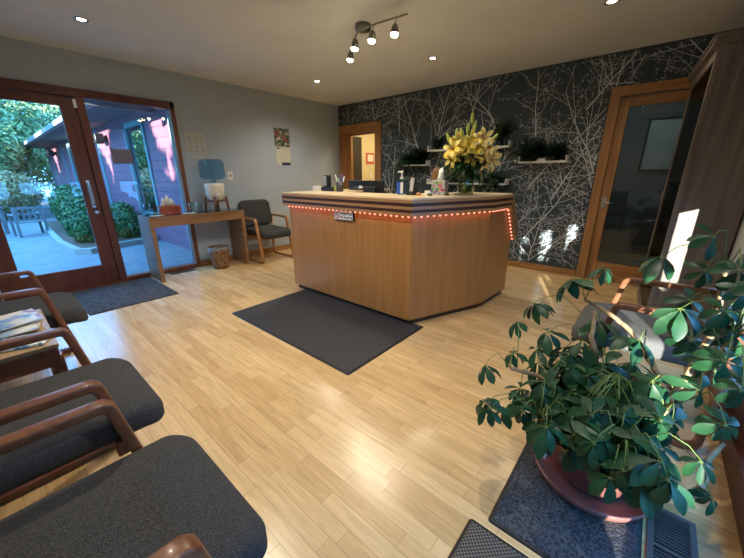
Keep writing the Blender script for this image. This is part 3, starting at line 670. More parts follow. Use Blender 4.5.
# water dispenser
WX, WY = .22, -2.60; O = (WX, WY, ZC)
wd = thing('water_dispenser', 'upturned blue water bottle on a cream crock in a wooden stand', 'water dispenser', O)
for a in range(4):
    an = PI / 4 + a * PI / 2 + .25; x, y = WX + .135 * math.cos(an), WY + .135 * math.sin(an)
    MB().m(CHAIRW).tube([(x + .012 * math.cos(an), y + .012 * math.sin(an), ZC + .001), (x, y, ZC + .10), (x - .004, y, ZC + .185)], [.015, .019, .017], 10).build('stand_post', wd, org=O)
sr = MB().m(CHAIRW)
c4 = [V((WX + .128 * math.cos(PI / 4 + k * PI / 2 + .25), WY + .128 * math.sin(PI / 4 + k * PI / 2 + .25), ZC + .125)) for k in range(4)]
for k in range(4): sr.tube([c4[k], c4[(k + 1) % 4]], .012, 8)
sr.build('stand_rail', wd, org=O)
MB().m(CERAM).lathe([(.075, .132), (.095, .145), (.118, .22), (.128, .30), (.128, .345), (.120, .355), (.06, .365), (.055, .36)], O, 32).build('crock', wd, org=O)
MB().m(CHROME).tube([(WX + .115, WY - .02, ZC + .19), (WX + .155, WY - .035, ZC + .19), (WX + .158, WY - .036, ZC + .165)], .008, 8).m(WHITE).tube([(WX + .15, WY - .033, ZC + .19), (WX + .15, WY - .033, ZC + .225)], [.009, .012], 8).build('tap', wd, org=O)
bt = MB().m(BLUEJ); bt.rrect(WX, WY, .285, .25, .05, [(.115, ZC + .352), (.105, ZC + .395), (.05, ZC + .405), (.012, ZC + .425), (0, ZC + .45), (0, ZC + .60), (.008, ZC + .635), (.03, ZC + .655), (.06, ZC + .66)])
bt.build('bottle', wd, org=O)
# wall bits
O = (.003, -2.235, 1.25); ot = thing('outlet_plate', 'white wall plate with dark dial right of the water bottle', 'switch', O)
box_obj('plate', (.001, .008, -2.285, -2.205, 1.185, 1.305), WHITE, ot, bev=.002, org=O); MB().m(DARKMETAL).tube([(.008, -2.245, 1.245), (.02, -2.245, 1.245)], .013, 14).build('dial', ot, org=O)
O = (.003, -2.66, 1.65); nt_ = thing('wall_notice', 'pale framed notice with faint blocks of print above the water bottle', 'notice', O)
PP = mat('translucent_paper', (.52, .53, .51), .6); IK = mat('faint_grey_print', (.36, .37, .36), .7)
box_obj('sheet', (.001, .003, -2.785, -2.525, 1.525, 1.785), PP, nt_, org=O)
m = MB().m(IK)
for r_ in range(2):
    for c_ in range(3):
        y0 = -2.765 + c_ * .08; z0 = 1.66 - r_ * .11
        for k in range(5): m.box(.0032, .0036, y0, y0 + .06 * (1 - .12 * (k % 3)), z0 + k * .017, z0 + k * .017 + .009)
m.build('print', nt_, org=O)
box_obj('paper_strip', (.001, .003, -2.745, -2.56, 1.47, 1.508), PP, nt_, org=O)  # separate strip of paper below the notice
O = (.004, -1.285, 1.68); ca = thing('wall_calendar', 'wall calendar with garden photo above a cream month page', 'calendar', O)
m = MB().m(mat('calendar_photo', (.02, .06, .03), .4, (.34, .30, .26), 28, lo=.45, hi=.6)).box(.001, .006, -1.435, -1.145, 1.69, 1.965)
m.m(mat('calendar_red_bloom', (.42, .06, .04), .4)); [m.box(.0062, .0068, y, y + .04, z, z + .035) for y, z in ((-1.42, 1.86), (-1.40, 1.83), (-1.28, 1.80), (-1.24, 1.78), (-1.38, 1.89))]
m.m(mat('calendar_white_bloom', (.6, .58, .5), .4)); [m.box(.0062, .0068, y, y + .035, z, z + .03) for y, z in ((-1.39, 1.79), (-1.36, 1.80), (-1.33, 1.89), (-1.22, 1.88), (-1.25, 1.72))]
m.build('photo_page', ca, org=O)
m = MB().m(mat('cream_paper', (.60, .58, .47), .6)).box(.001, .006, -1.432, -1.148, 1.40, 1.688)
m.m(NAVY).box(.0062, .0066, -1.41, -1.35, 1.655, 1.675).box(.0062, .0066, -1.34, -1.19, 1.668, 1.672)
m.m(IK); [m.box(.0062, .0065, -1.42, -1.16, 1.46 + k * .035, 1.461 + k * .035) for k in range(6)]; [m.box(.0062, .0065, -1.42 + k * .037, -1.419 + k * .037, 1.46, 1.635) for k in range(8)]
m.m(NAVY).box(.0062, .0066, -1.33, -1.16, 1.405, 1.45)
m.build('month_page', ca, org=O)
# floor register by the window
def register(x0, x1, y0, y1, label, mt, n, long_y=True):
    O = ((x0 + x1) / 2, (y0 + y1) / 2, 0); t = thing('floor_vent', label, 'vent', O)
    m = MB().m(mt); e = .018; m.box(x0, x1, y0, y0 + e, .0005, .007, bev=.002).box(x0, x1, y1 - e, y1, .0005, .007, bev=.002).box(x0, x0 + e, y0 + e, y1 - e, .0005, .007).box(x1 - e, x1, y0 + e, y1 - e, .0005, .007)
    ym = (y0 + y1) / 2; m.box(x0 + e, x1 - e, ym - .006, ym + .006, .0005, .007) if long_y else m.box((x0 + x1) / 2 - .006, (x0 + x1) / 2 + .006, y0 + e, y1 - e, .0005, .007)
    m.build('frame', t, org=O); box_obj('backing', (x0 + e, x1 - e, y0 + e, y1 - e, .0004, .0012), BLACK, t, org=O)
    s = MB().m(mt)
    for k in range(n):
        y = y0 + e + (k + .5) * (y1 - y0 - 2 * e) / n; 
        if abs(y - ym) > .008: s.box(x0 + e, x1 - e, y - .0025, y + .0025, .0015, .0055)
    s.build('slats', t, org=O)
register(.06, .16, -3.30, -2.99, 'small brown floor vent below the sidelight window', DARKMETAL, 18)
register(5.035, 5.170, -3.62, -3.25, 'grey-brown slotted floor vent beside the plant rug', mat('taupe_painted_metal', (.11, .10, .098), .45), 24)
# waste basket
O = (.30, -2.70, 0); wb = thing('wicker_waste_basket', 'round woven wicker waste basket under the console table', 'basket', O)
MB().m(WICK).lathe([(.095, .001), (.10, .004), (.115, .10), (.130, .27), (.134, .285), (.130, .30), (.122, .29), (.118, .25), (.10, .02), (.0005, .012)], O, 36).build('basket', wb, org=O)
bl = MB().m(mat('white_bin_liner', (.20, .21, .24), .35))
bl.loft([[(O[0] + r * math.cos(2 * PI * i / 40) , O[1] + r * math.sin(2 * PI * i / 40), z - (.02 * math.sin(i * 1.9) + .035 * max(0, -math.sin(2 * PI * i / 40))) * w) for i in range(40)] for r, z, w in ((.137, .278, 1), (.139, .30, 0), (.1345, .305, 0), (.116, .27, 0))], False, False); bl.build('liner', wb, org=O)

# ---------------------------------------------------------------- chairs
def make_chair(label, loc, rz, wood=CHAIRW, fab=FABRIC, w=.56, group=None):
    """front = +Y local; arm fronts at y=0, seat front at y=+.18, back at y=-.42"""
    t = thing('waiting_chair', label, 'chair', loc, rz, group)
    for s in (-1, 1):
        x = s * w / 2
        pts = [(x, -.40, .648), (x, -.30, .643), (x, -.03, .637), (x, -.006, .635), (x, .006, .624), (x, .013, .595), (x, .115, .06), (x, .108, .03), (x, .08, .018), (x, -.36, .018), (x, -.395, .03), (x, -.405, .06), (x, -.415, .64)]
        MB().m(wood).sweep(pts, .042, .029, (1, 0, 0), .006).build('side_frame', t)
    for y, z in ((.03, .36), (-.33, .34)): MB().m(wood).box(-w / 2 + .021, w / 2 - .021, y - .02, y + .02, z - .03, z + .03, bev=.004).build('cross_rail', t)
    hw = w - .05
    m = MB().m(fab)
    fl = lambda x, y: -.045 * max(0, (y - .10) / .2) ** 2 - .012 * (abs(x) / (hw / 2)) ** 3
    D = .56; cy = -.10
    def fl(x, y): 
        f = max(0, (y - .13) / .15); return -.035 * f * f
    m.rrect(0, cy, hw, D, .075, [(.03, .388), (.008, .398), (0, .415), (0, .46), (.006, .475), (.018, .484), (.04, .490), (.09, .494), (.15, .496)], k=7, flare=fl)
    m.build('seat', t)
    mb_ = MB().m(fab); MM = Matrix.Translation((0, -.395, .50)) @ Matrix.Rotation(R(8) + PI / 2, 4, 'X')
    cur = lambda x, y: .05 * (x / (hw / 2)) ** 2
    mb_.rrect(0, .19, hw + .03, .40, .085, [(.03, -.005), (.006, .004), (0, .02), (0, .045), (.008, .058), (.03, .066), (.07, .07)], M=MM, k=7, flare=lambda x, y: -.035 * (x / (hw / 2)) ** 2)
    mb_.build('backrest', t)
    for s in (-1, 1):
        MB().m(wood).tube([(s * (w / 2 - .03), -.40, .60), (s * (w / 2 - .10), -.43, .66)], .012, 8).build('back_bracket', t)
    return t
CG = 'row of charcoal waiting chairs along the front wall'
make_chair('charcoal wooden-armed chair nearest the camera, its seat filling the corner', (4.045, -4.60, 0), 0, group=CG)
make_chair('charcoal wooden-armed chair between the nearest chair and the magazine table', (3.345, -4.60, 0), 0, group=CG)
make_chair('charcoal wooden-armed chair closest to the glass door, beyond the magazine table', (2.005, -4.60, 0), 0, group=CG)
make_chair('charcoal chair with light oak arms between console table and counter', (.50, -1.95, 0), -PI / 2, wood=CHAIRW2, w=.53)
make_chair('grey-seated chair behind the umbrella plant, beside the tall cabinet', (4.785, -2.53, 0), PI / 2, wood=CHAIRW, fab=LFABRIC, w=.53)
# magazine table
O = (2.68, -4.80, 0); mt_ = thing('magazine_table', 'low dark-stained side table between two charcoal chairs', 'table', O)
for x in (2.42, 2.94):
    for y in (-4.98, -4.64): box_obj('leg', (x - .025, x + .025, y - .02, y + .025, 0, .50), CHAIRW, mt_, bev=.004, org=O)
box_obj('tabletop', (2.39, 2.985, -5.0, -4.62, .54, .56), mat('tan_laminate', (.35, .22, .10), .35, (.42, .28, .14), 6), mt_, bev=.003, org=O)
m = MB().m(CHAIRW).box(2.955, 2.985, -4.995, -4.625, .46, .539, bev=.003).box(2.395, 2.425, -4.995, -4.625, .46, .539, bev=.003).box(2.426, 2.954, -4.65, -4.625, .46, .539, bev=.003); m.build('apron', mt_, org=O)
mcols = [((.55, .62, .70), (.08, .22, .50)), ((.5, .42, .36), (.7, .7, .7)), ((.30, .42, .62), (.8, .8, .78)), ((.6, .55, .55), (.35, .12, .14)), ((.16, .32, .62), (.72, .70, .66))]
mls = ['white and blue magazine on the bottom of the pile on the side table', 'brown-covered magazine second from bottom of the pile', 'blue-covered magazine in the middle of the pile', 'pale grey magazine second from top of the pile', 'pale blue magazine on top of the pile']
for i, (c1, c2) in enumerate(mcols):
    Mx = Matrix.Translation((2.60 + .045 * (i % 3), -4.80 + .02 * (i % 2), .561 + i * .009)) @ Matrix.Rotation(.12 * (i - 2), 4, 'Z'); O = Mx.translation[:]
    t = thing('magazine', mls[i], 'magazine', O, group='magazines on the side table')
    MB().m(mat('magazine_cover_%s' % 'abcde'[i], c1, .3, c2, 9, lo=.45, hi=.55)).box(-.105, .105, -.14, .14, .0065, .0078, M=Mx).build('cover', t, org=O)
    MB().m(WHITE).box(-.103, .103, -.138, .138, .0005, .0064, M=Mx).build('pages', t, org=O)
for i, (x, y, lb) in enumerate(((2.86, -4.74, 'folded blue and white newspaper lying beside the magazine pile'),)):
    Mx = Matrix.Translation((x, y, .561)) @ Matrix.Rotation(-.35, 4, 'Z'); o = MB().m(mat('newsprint_blue', (.70, .72, .74), .6, (.10, .22, .48), 12, (1, 3, 1), lo=.5, hi=.56)).box(-.07, .07, -.11, .11, 0, .012, bev=.003, M=Mx).build('newspaper'); tag(o, lb, 'newspaper')

# ---------------------------------------------------------------- mats
def flatmat(name, label, x0, x1, y0, y1, mt, em, th=.010, e=.012, cat='mat'):
    O = ((x0 + x1) / 2, (y0 + y1) / 2, 0); t = thing(name, label, cat, O)
    MB().m(em).rrect(*O[:2], x1 - x0, y1 - y0, .012, [(0, .0005), (0, th * .3), (e, th)], k=3).build('border', t, org=O)
    MB().m(mt).rrect(*O[:2], x1 - x0 - 2 * e, y1 - y0 - 2 * e, .006, [(0, th), (.003, th + .0022)], k=3).build('surface', t, org=O)
    return t
flatmat('anti_fatigue_mat', 'plain black foam mat lying along the counter front', 1.973, 3.522, -3.41, -2.485, MATBLK, MATEDGE)
flatmat('door_mat', 'dark ribbed carpet mat just inside the entry door', .045, 1.005, -4.29, -3.51, DOORM, MATEDGE, .008)
flatmat('plant_rug', 'dark navy-grey pile rug under the large umbrella plant', 4.575, 5.022, -3.735, -2.98, RUG, MATEDGE, .009)
# woven small mat
wm = mat('woven_vinyl_mat', (.02, .02, .022), .6)
nt = wm.node_tree; N = nt.nodes; L = nt.links; ck = N.new('ShaderNodeTexChecker'); ck.inputs['Scale'].default_value = 130; ck.inputs['Color1'].default_value = (.012, .012, .014, 1); ck.inputs['Color2'].default_value = (.16, .14, .12, 1)
tc = N.new('ShaderNodeTexCoord'); L.new(tc.outputs['Object'], ck.inputs['Vector']); L.new(ck.outputs['Color'], N['Principled BSDF'].inputs['Base Color'])
flatmat('woven_mat', 'small black and tan woven mat at the bottom edge beside the rug', 4.522, 5.02, -4.30, -3.765, wm, MATEDGE, .007)

# ---------------------------------------------------------------- tall cabinet
O = (5.1, -.8, 0); cbt = thing('tall_cabinet', 'tall grey-brown wood-grain display cabinet with glazed front against the right wall', 'cabinet', O)
F0 = V((4.943, -1.37)); F1 = V((4.868, -.30)); tt = (F1 - F0).normalized(); nn = V((tt.y, -tt.x)) # nn points to the room? outward = -nn rotated
Dp = .345
ang = math.atan2(tt.y, tt.x) - PI / 2; MC = Matrix.Translation((F0.x, F0.y, 0)) @ Matrix.Rotation(ang, 4, 'Z'); WC = (F1 - F0).length; HC = 2.03
DW = .347
box = lambda m, *a, bev=0: m.box(*a, bev=bev, M=MC)
m = MB().m(CAB); box(m, 0.0, DW, 0, .022, 0, HC); m.build('side_panel', cbt, org=O)
m = MB().m(CAB); box(m, 0.0, DW - .03, WC - .022, WC, 0, HC); m.build('side_panel', cbt, org=O)
m = MB().m(CABL); box(m, -.006, .016, -.004, .03, 0, HC); box(m, -.006, .016, WC - .03, WC, 0, HC); box(m, -.006, .016, .03, WC - .03, HC - .07, HC); box(m, -.006, .016, .03, WC - .03, 0, .09); m.build('face_frame', cbt, org=O)
m = MB().m(CAB); box(m, DW - .045, DW - .036, .022, WC - .022, .02, HC); m.build('back_panel', cbt, org=O)
for z in (.05, .42, .80, 1.18, 1.56, 1.94):
    m = MB().m(CABL); box(m, .02, DW - .05, .023, WC - .023, z, z + .018); m.build('shelf', cbt, org=O)
m = MB().m(CABL); m.box(-.035, DW, -.035, WC + .02, HC + .001, HC + .018, M=MC); m.box(-.028, DW, -.028, WC + .01, HC + .018, HC + .045, M=MC); m.box(-.04, DW, -.04, WC + .02, HC + .045, HC + .06, M=MC); m.build('crown', cbt, org=O)
for a, c in ((.03, WC - .03),):
    m = MB().m(glass_mat('cabinet_glass', (.55, .56, .55), rough=.08, boost=.35)); box(m, .003, .008, a, c, .09, HC - .07); m.build('glass_door', cbt, org=O)
MB().m(CHROME).box(-.016, -.006, WC - .022, WC - .012, 1.0, 1.08, bev=.004, M=MC).build('handle', cbt, org=O)
rr_ = random.Random(2)
def cab_item(u, z, kind, label):
    p = MC @ V((.12, u, z)); O2 = tuple(p)
    if kind == 'jar': o = MB().m(mat('amber_jar', (.20, .09, .03), .3)).lathe([(.03, 0), (.034, .01), (.034, .09), (.02, .11), (.022, .13)], O2, 18).build('jar')
    elif kind == 'box': o = MB().m(WHITE).box(p.x - .04, p.x + .04, p.y - .05, p.y + .05, p.z, p.z + .12, bev=.003).build('carton')
    else: o = MB().m(mat('grey_bottle', (.4, .42, .42), .3)).lathe([(.028, 0), (.03, .01), (.03, .12), (.012, .15), (.012, .17)], O2, 18).build('bottle')
    tag(o, label, kind if kind != 'box' else 'box', 'goods inside the tall cabinet')
cab_item(.25, .44, 'box', 'white carton on the second shelf of the tall cabinet'); cab_item(.30, .82, 'jar', 'amber jar on the third shelf of the tall cabinet')
cab_item(.28, 1.20, 'bottle', 'grey bottle on the fourth shelf of the tall cabinet'); cab_item(.75, 1.20, 'jar', 'amber jar on the fourth shelf, far half of the cabinet')
cab_item(.75, 1.58, 'box', 'white carton on the top shelf, far half of the cabinet'); cab_item(.26, 1.58, 'jar', 'amber jar on the top shelf of the tall cabinet')

# ---------------------------------------------------------------- umbrella plant
PX, PY = 4.835, -3.285; O = (PX, PY, .012)
pl_ = thing('umbrella_plant', 'large glossy umbrella plant sprawling out of a rose clay pot on the rug', 'plant', O)
MB().m(POTM).lathe([(.18, .002), (.20, .012), (.217, .050), (.207, .053), (.20, .022), (.0005, .018)], O, 44).build('saucer', pl_, org=O)
MB().m(POTM).lathe([(.118, .023), (.125, .03), (.165, .25), (.178, .252), (.180, .285), (.168, .287), (.160, .26), (.158, .24)], O, 40, cap1=False).build('pot', pl_, org=O)
MB().m(SOIL).lathe([(.1585, .245), (.10, .252), (.0005, .258)], O, 28).build('soil', pl_, org=O)
clusters = [(4.423, -3.509, 0.501,.08), (4.495, -3.404, 0.541,.075), (4.488, -3.655, 0.442,.07), (4.545, -3.598, 0.41,.07), (4.473, -3.078, 0.654,.11), (4.603, -3.062, 0.798,.12), (4.712, -2.986, 0.852,.09), (4.442, -3.219, 0.595,.07), (4.581, -3.243, 0.599,.10), (4.741, -3.144, 0.668,.11), (4.878, -3.262, 0.984,.10), (4.944, -3.399, 0.859,.095), (4.975, -3.307, 1.068,.085), (5.026, -3.452, 0.893,.085), (5.041, -3.545, 0.786,.085), (4.986, -3.43, 0.779,.09), (4.708, -3.228, 0.599,.12), (4.671, -3.373, 0.537,.10), (4.645, -3.526, 0.484,.09), (4.74, -3.496, 0.513,.10), (4.794, -3.346, 0.574,.12), (4.887, -3.464, 0.566,.11), (4.923, -3.485, 0.639,.10), (4.518, -3.698, 0.459,.07), (4.607, -3.619, 0.448,.08), (4.771, -3.65, 0.46,.09), (4.9, -3.73, 0.48,.085), (4.963, -3.721, 0.547,.09), (4.765, -3.564, 0.498,.10), (4.841, -3.674, 0.513,.09), (5.047, -3.626, 0.528,.06), (5.096, -3.597, 0.41,.05), (4.677, -3.623, 0.426,.09), (5.066, -3.616, 0.647,.08), (4.899, -3.545, 0.528,.09), (4.984, -3.744, 0.52,.08), (4.92, -3.659, 0.541,.08), (4.983, -3.275, 0.955,.08), (5.037, -3.378, 0.991,.10), (5.017, -3.532, 0.679,.09), (4.70, -3.60, 0.44,.08), (4.84, -3.66, 0.47,.085), (4.555, -3.46, 0.425,.08), (4.877, -3.296, 0.686,.10), (4.955, -3.58, 0.576,.09), (5.068, -3.62, 0.753,.08), (4.825, -3.70, 0.50,.08), (4.983, -3.153, 0.821,.09), (5.071, -3.381, 0.805,.09), (4.842, -3.586, 0.553,.09)]
rp = random.Random(5)
for i in range(78):  # interior fill
    a = rp.uniform(0, 2 * PI); r = rp.uniform(.05, .24); clusters.append((PX - .06 + r * math.cos(a), PY - .08 + r * math.sin(a), rp.uniform(.34, .56), rp.uniform(.07, .10)))
for i in range(16): clusters.append((rp.uniform(4.68, 5.0), rp.uniform(-3.74, -3.48), rp.uniform(.42, .57), rp.uniform(.075, .10)))
for i in range(12): clusters.append((rp.uniform(5.04, 5.16), rp.uniform(-3.52, -3.20), rp.uniform(.62, .98), rp.uniform(.06, .08)))
stems = [[(PX + .02, PY, .25), (PX + .10, PY - .06, .42), (5.04, -3.36, .62), (5.06, -3.42, .80)],
         [(PX + .03, PY + .02, .25), (5.02, -3.22, .5), (5.06, -3.20, .75), (5.03, -3.24, .95)],
         [(PX - .02, PY, .25), (PX - .04, PY + .03, .45), (PX - .10, PY + .06, .62), (4.72, -3.14, .70)],
         [(PX + .08, PY - .04, .255), (4.928, -3.42, .42), (4.975, -3.45, .53), (5.022, -3.407, .592)],
         [(4.985, -3.43, .552), (4.985, -3.37, .54), (4.957, -3.303, .56), (4.922, -3.23, .592), (4.846, -3.146, .657), (4.778, -3.103, .687), (4.731, -3.08, .698), (4.671, -3.059, .713)],
         [(PX - .04, PY - .02, .25), (4.74, -3.34, .38), (4.60, -3.38, .46), (4.50, -3.43, .48)],
         [(PX, PY - .03, .25), (4.87, -3.42, .38), (4.87, -3.55, .45), (4.88, -3.62, .47)],
         [(PX - .03, PY - .03, .25), (4.76, -3.46, .36), (4.66, -3.56, .40)]]
spts = []
for i, s in enumerate(stems):
    n = len(s); fine = []
    for k in range(n - 1):
        for j in range(4): fine.append(V(s[k]).lerp(V(s[k + 1]), j / 4) + V((rp.uniform(-.004, .004), rp.uniform(-.004, .004), 0)))
    fine.append(V(s[-1])); rs = [.013 * (1 - .5 * k / len(fine)) for k in range(len(fine))]
    spts += fine[2:]
    MB().m(BARK).tube(fine, rs, 8).build('stem', pl_, org=O)
MB().m(BARK).tube([(5.00, -3.24, .262), (5.05, -3.30, .22), (5.09, -3.30, .14), (5.15, -3.22, .10), (5.185, -3.10, .09), (5.20, -2.98, .11), (5.24, -2.90, .16)], [.010, .012, .012, .013, .012, .011, .009], 10).build('trailing_stem', pl_, org=O)
pet = MB().m(YLEAF); lf = MB().m(LEAF)
for (cx, cy, cz, L) in clusters:
    c = V((cx, cy, cz)); q = min(spts, key=lambda s: (s - c).length + max(0, s.z - c.z) * 1.5)
    mid = q.lerp(c, .55) + V((0, 0, .05 + .12 * (q - c).length)); 
    pts = [q, q.lerp(mid, .6), mid, mid.lerp(c, .6) + V((0, 0, .012)), c]; pet.tube(pts, [.0022, .0019, .0016, .0014, .0012], 5)
    out = V((cx - PX, cy - PY, 0)); out = out.normalized() if out.length > .02 else V((0, -1, 0))
    ax = (V((0, 0, 1)) + out * rp.uniform(.1, .7) + V((rp.uniform(-.35, .35), rp.uniform(-.55, .15), 0))).normalized()
    if cx > 4.97 and cz > .6: ax = V((.30 + rp.uniform(-.25, .25), -.75, .60 + rp.uniform(-.25, .25))).normalized(); L *= .82
    u = ax.orthogonal().normalized(); w = ax.cross(u); n = rp.choice((6, 7, 7, 8)); ph_ = rp.uniform(0, 6)
    for k in range(n):
        a = ph_ + 2 * PI * k / n + rp.uniform(-.12, .12); dd_ = (u * math.cos(a) + w * math.sin(a)); el = rp.uniform(-1.15, -.15)
        d = (dd_ + ax * el).normalized(); l = L * rp.uniform(.70, .95)
        st0 = c + d * l * .14; pet.tube([c, st0], .0011, 4)
        lf.disc_leaf(st0, d, ax, l, l * rp.uniform(.40, .50), rp.uniform(.1, .5), .22)
pet.build('leaf_stalks', pl_, org=O); lf.recalc = False; lf.build('foliage', pl_, org=O)
# hanging yellowed flower-like stalk bundle
yb = MB().m(YLEAF)
for i in range(30):
    a = V((4.84 + rp.uniform(-.02, .02), -3.45 + rp.uniform(-.02, .02), .60)); e = a + V((rp.uniform(-.09, .10), rp.uniform(-.12, .06), rp.uniform(-.18, -.02))); yb.tube([a, a.lerp(e, .5) + V((0, 0, .03)), e], .0016, 4)
yb.build('dry_stalks', pl_, org=O)

# ---------------------------------------------------------------- outdoors
ZG = -.10
struct(box_obj('ground_path', (-30, -.06, -14, 4, ZG - .1, ZG), CONC))
struct(box_obj('ground_yard', (XR + .12, 16, -16, 6, ZG - .1, ZG), EARTH))
kb = MB().m(KERB); kp = [V(p) for p in ((-9.0, -3.72), (-4.2, -3.86), (-2.95, -3.78), (-2.80, -3.62), (-3.05, -3.2), (-3.30, -2.40))]
a = off(kp, -.05); c = off(kp, .05); kb.prism([tuple(p) for p in a] + [tuple(p) for p in c[::-1]], ZG + .001, ZG + .10)
o = kb.build('planter_kerb'); o['kind'] = 'structure'
o = MB().m(EARTH).prism([tuple(p) for p in off(kp, -.06)] + [(-9, -2.36)] if False else [(-9, -3.65), (-4.2, -3.79), (-3.0, -3.72), (-2.87, -3.60), (-3.12, -3.2), (-3.37, -2.40), (-9, -2.40)], ZG + .001, ZG + .06).build('planter_soil'); tag(o, 'bark mulch in the kerbed planting bed', 'soil', kind='stuff')
# wing of the building with purple lap siding
WY = -2.35
wg = MB().m(SIDING); wins = [(-4.20, -2.90), (-11.0, -9.6)]
xs = [-16.0, -11.0, -9.6, -4.20, -2.90, -.12]
for i in range(5):
    if (xs[i], xs[i + 1]) in wins: wg.box(xs[i], xs[i + 1], WY, WY + .12, ZG, .42); wg.box(xs[i], xs[i + 1], WY, WY + .12, 2.28, 2.55)
    else: wg.box(xs[i], xs[i + 1], WY, WY + .12, ZG, 2.55)
wg.m(TRIMO)
for x in (-16.0, -12.3, -6.75, -1.62): wg.box(x, x + .14, WY - .03, WY, ZG + .02, 2.42)
for x0, x1 in wins:
    wg.box(x0, x0 + .10, WY - .03, WY + .02, .42, 2.28); wg.box(x1 - .10, x1, WY - .03, WY + .02, .42, 2.28); wg.box(x0, x1, WY - .03, WY + .02, 2.2, 2.3); wg.box(x0, x1, WY - .03, WY + .02, .40, .48)
wg.box(-1.48, -.12, WY - .012, WY, 2.30, 2.42)
struct(wg.build('wall_wing'))
struct(MB().m(glass_mat('wing_window_glass', (.10, .14, .16), boost=3.0)).box(-4.1, -3.0, WY + .03, WY + .04, .48, 2.2).box(-10.9, -9.7, WY + .03, WY + .04, .48, 2.2).build('window_3'))
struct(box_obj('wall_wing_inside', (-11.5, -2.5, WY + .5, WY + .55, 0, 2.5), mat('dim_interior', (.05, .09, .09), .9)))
sf = MB().m(SOFF); sf.box(-16.3, -.12, -3.02, WY + .12, 2.43, 2.46); sf.box(-2.6, -.12, -4.0, -3.02, 2.43, 2.46)
for x in (-2.2, -1.25, -.5): sf.box(x - .05, x + .05, -4.0, WY, 2.30, 2.43)
sf.m(GUT).box(-16.3, -2.6, -3.12, -3.02, 2.42, 2.53); sf.box(-2.70, -2.6, -4.0, -3.02, 2.42, 2.53)
sf.m(ROOF); sf._f([sf.bm.verts.new(p) for p in ((-16.4, -3.1, 2.53), (-.1, -3.1, 2.53), (-.1, 3, 4.4), (-16.4, 3, 4.4))]); sf.box(-2.7, -.12, -4.0, -3.02, 2.53, 2.6)
sf.box(-.12, XR + .6, YS - .6, 3, 2.62, 2.75)
struct(sf.build('roof_overhang'))
def wall_lamp(x, label):
    O = (x, WY - .1, 2.1); t = thing('wall_speaker', label, 'speaker', O)
    MB().m(BLACK).box(x - .16, x + .16, WY - .26, WY - .08, 2.0, 2.22, bev=.02).build('housing', t, org=O); MB().m(BLACK).box(x - .04, x + .04, WY - .08, WY - .001, 2.06, 2.16).build('bracket', t, org=O)
wall_lamp(-5.75, 'black box speaker mounted on the purple siding near the window'); wall_lamp(-13.6, 'black box speaker mounted far along the purple siding')
# leaf clouds
def leaves(m, rnd, center, rad, n, size, shell=.75, flat=1.0):
    for i in range(n):
        a = rnd.uniform(0, 2 * PI); z = rnd.uniform(-1, 1); r = math.sqrt(1 - z * z); k = rnd.uniform(shell, 1)
        d = V((r * math.cos(a), r * math.sin(a), z)); p = V(center) + V((d.x * rad[0], d.y * rad[1], d.z * rad[2])) * k
        s = size * rnd.uniform(.6, 1.3); u = V((rnd.gauss(0, 1), rnd.gauss(0, 1), rnd.gauss(0, 1) * flat)).normalized(); w = u.cross(d + V((.01, .02, .03))).normalized() if u.cross(d).length > .01 else u.orthogonal()
        m.quad(p - u * s, p - w * s * .5, p + u * s, p + w * s * .5)
def bush(name, label, cat, blobs, mt, n, size, seed, group=None, stem=BARK):
    c0 = blobs[0]; O = (c0[0], c0[1], ZG + .06); t = thing(name, label, cat, O, group=group); r = random.Random(seed); m = MB().m(mt); m.recalc = False
    for (x, y, z, rx, ry, rz) in blobs: leaves(m, r, (x, y, z), (rx, ry, rz), n, size)
    m.build('foliage', t, org=O); MB().m(stem).tube([(c0[0], c0[1], ZG + .02), (c0[0] + .03, c0[1], c0[2])], [.05, .03], 8).build('trunk', t, org=O)
HG = 'clipped bushes in the planting bed'
bush('hedge_bush', 'clipped green bush nearest the glass door in the planting bed', 'bush', [(-4.0, -3.42, .30, .44, .34, .44)], HEDGE, 3600, .035, 1, HG)
bush('hedge_bush', 'low green bush below the purple siding behind the sidelight', 'bush', [(-4.15, -2.74, .27, .60, .30, .44)], HEDGE, 3600, .035, 2, HG)
bush('hedge_bush', 'clipped green bush in the middle of the planting bed', 'bush', [(-5.3, -3.25, .40, .70, .40, .52)], HEDGE, 4600, .04, 3, HG)
bush('hedge_bush', 'tall clipped bush farthest along the planting bed', 'bush', [(-7.3, -3.15, .46, .95, .42, .58)], HEDGE, 4200, .05, 4, HG)
bush('tan_shrub', 'broad tan-leaved shrub beyond the garden seats', 'shrub', [(-11.5, -4.4, .75, 1.3, 1.2, .75), (-12.0, -5.3, .8, 1.4, 1.0, .9)], SHRUBY, 9000, .05, 5)
bush('tan_shrub', 'pale yellow-green shrub left of the broad tan shrub', 'shrub', [(-10.5, -7.8, .6, 1.2, 1.1, .8)], SHRUBY, 6000, .05, 6)
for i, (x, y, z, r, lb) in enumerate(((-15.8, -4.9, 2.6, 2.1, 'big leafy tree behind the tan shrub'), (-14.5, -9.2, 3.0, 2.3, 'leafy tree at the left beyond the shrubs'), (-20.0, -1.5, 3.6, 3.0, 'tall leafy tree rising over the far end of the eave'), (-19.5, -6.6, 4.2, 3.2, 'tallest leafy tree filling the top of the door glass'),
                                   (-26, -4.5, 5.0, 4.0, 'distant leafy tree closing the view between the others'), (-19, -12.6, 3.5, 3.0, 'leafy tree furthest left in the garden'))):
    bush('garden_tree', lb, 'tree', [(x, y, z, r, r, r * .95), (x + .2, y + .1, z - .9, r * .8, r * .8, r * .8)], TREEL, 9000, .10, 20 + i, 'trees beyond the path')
bush('added_sun_hedge', 'unseen hedge added outside the low right-hand window to block low sun', 'hedge', [(6.25, -5.2, .32, .4, .9, .52), (6.25, -3.9, .32, .4, .9, .52), (6.25, -2.6, .32, .4, .9, .52)], HEDGE, 5200, .06, 40)  # hedge added out of view to stop low sun through the panes
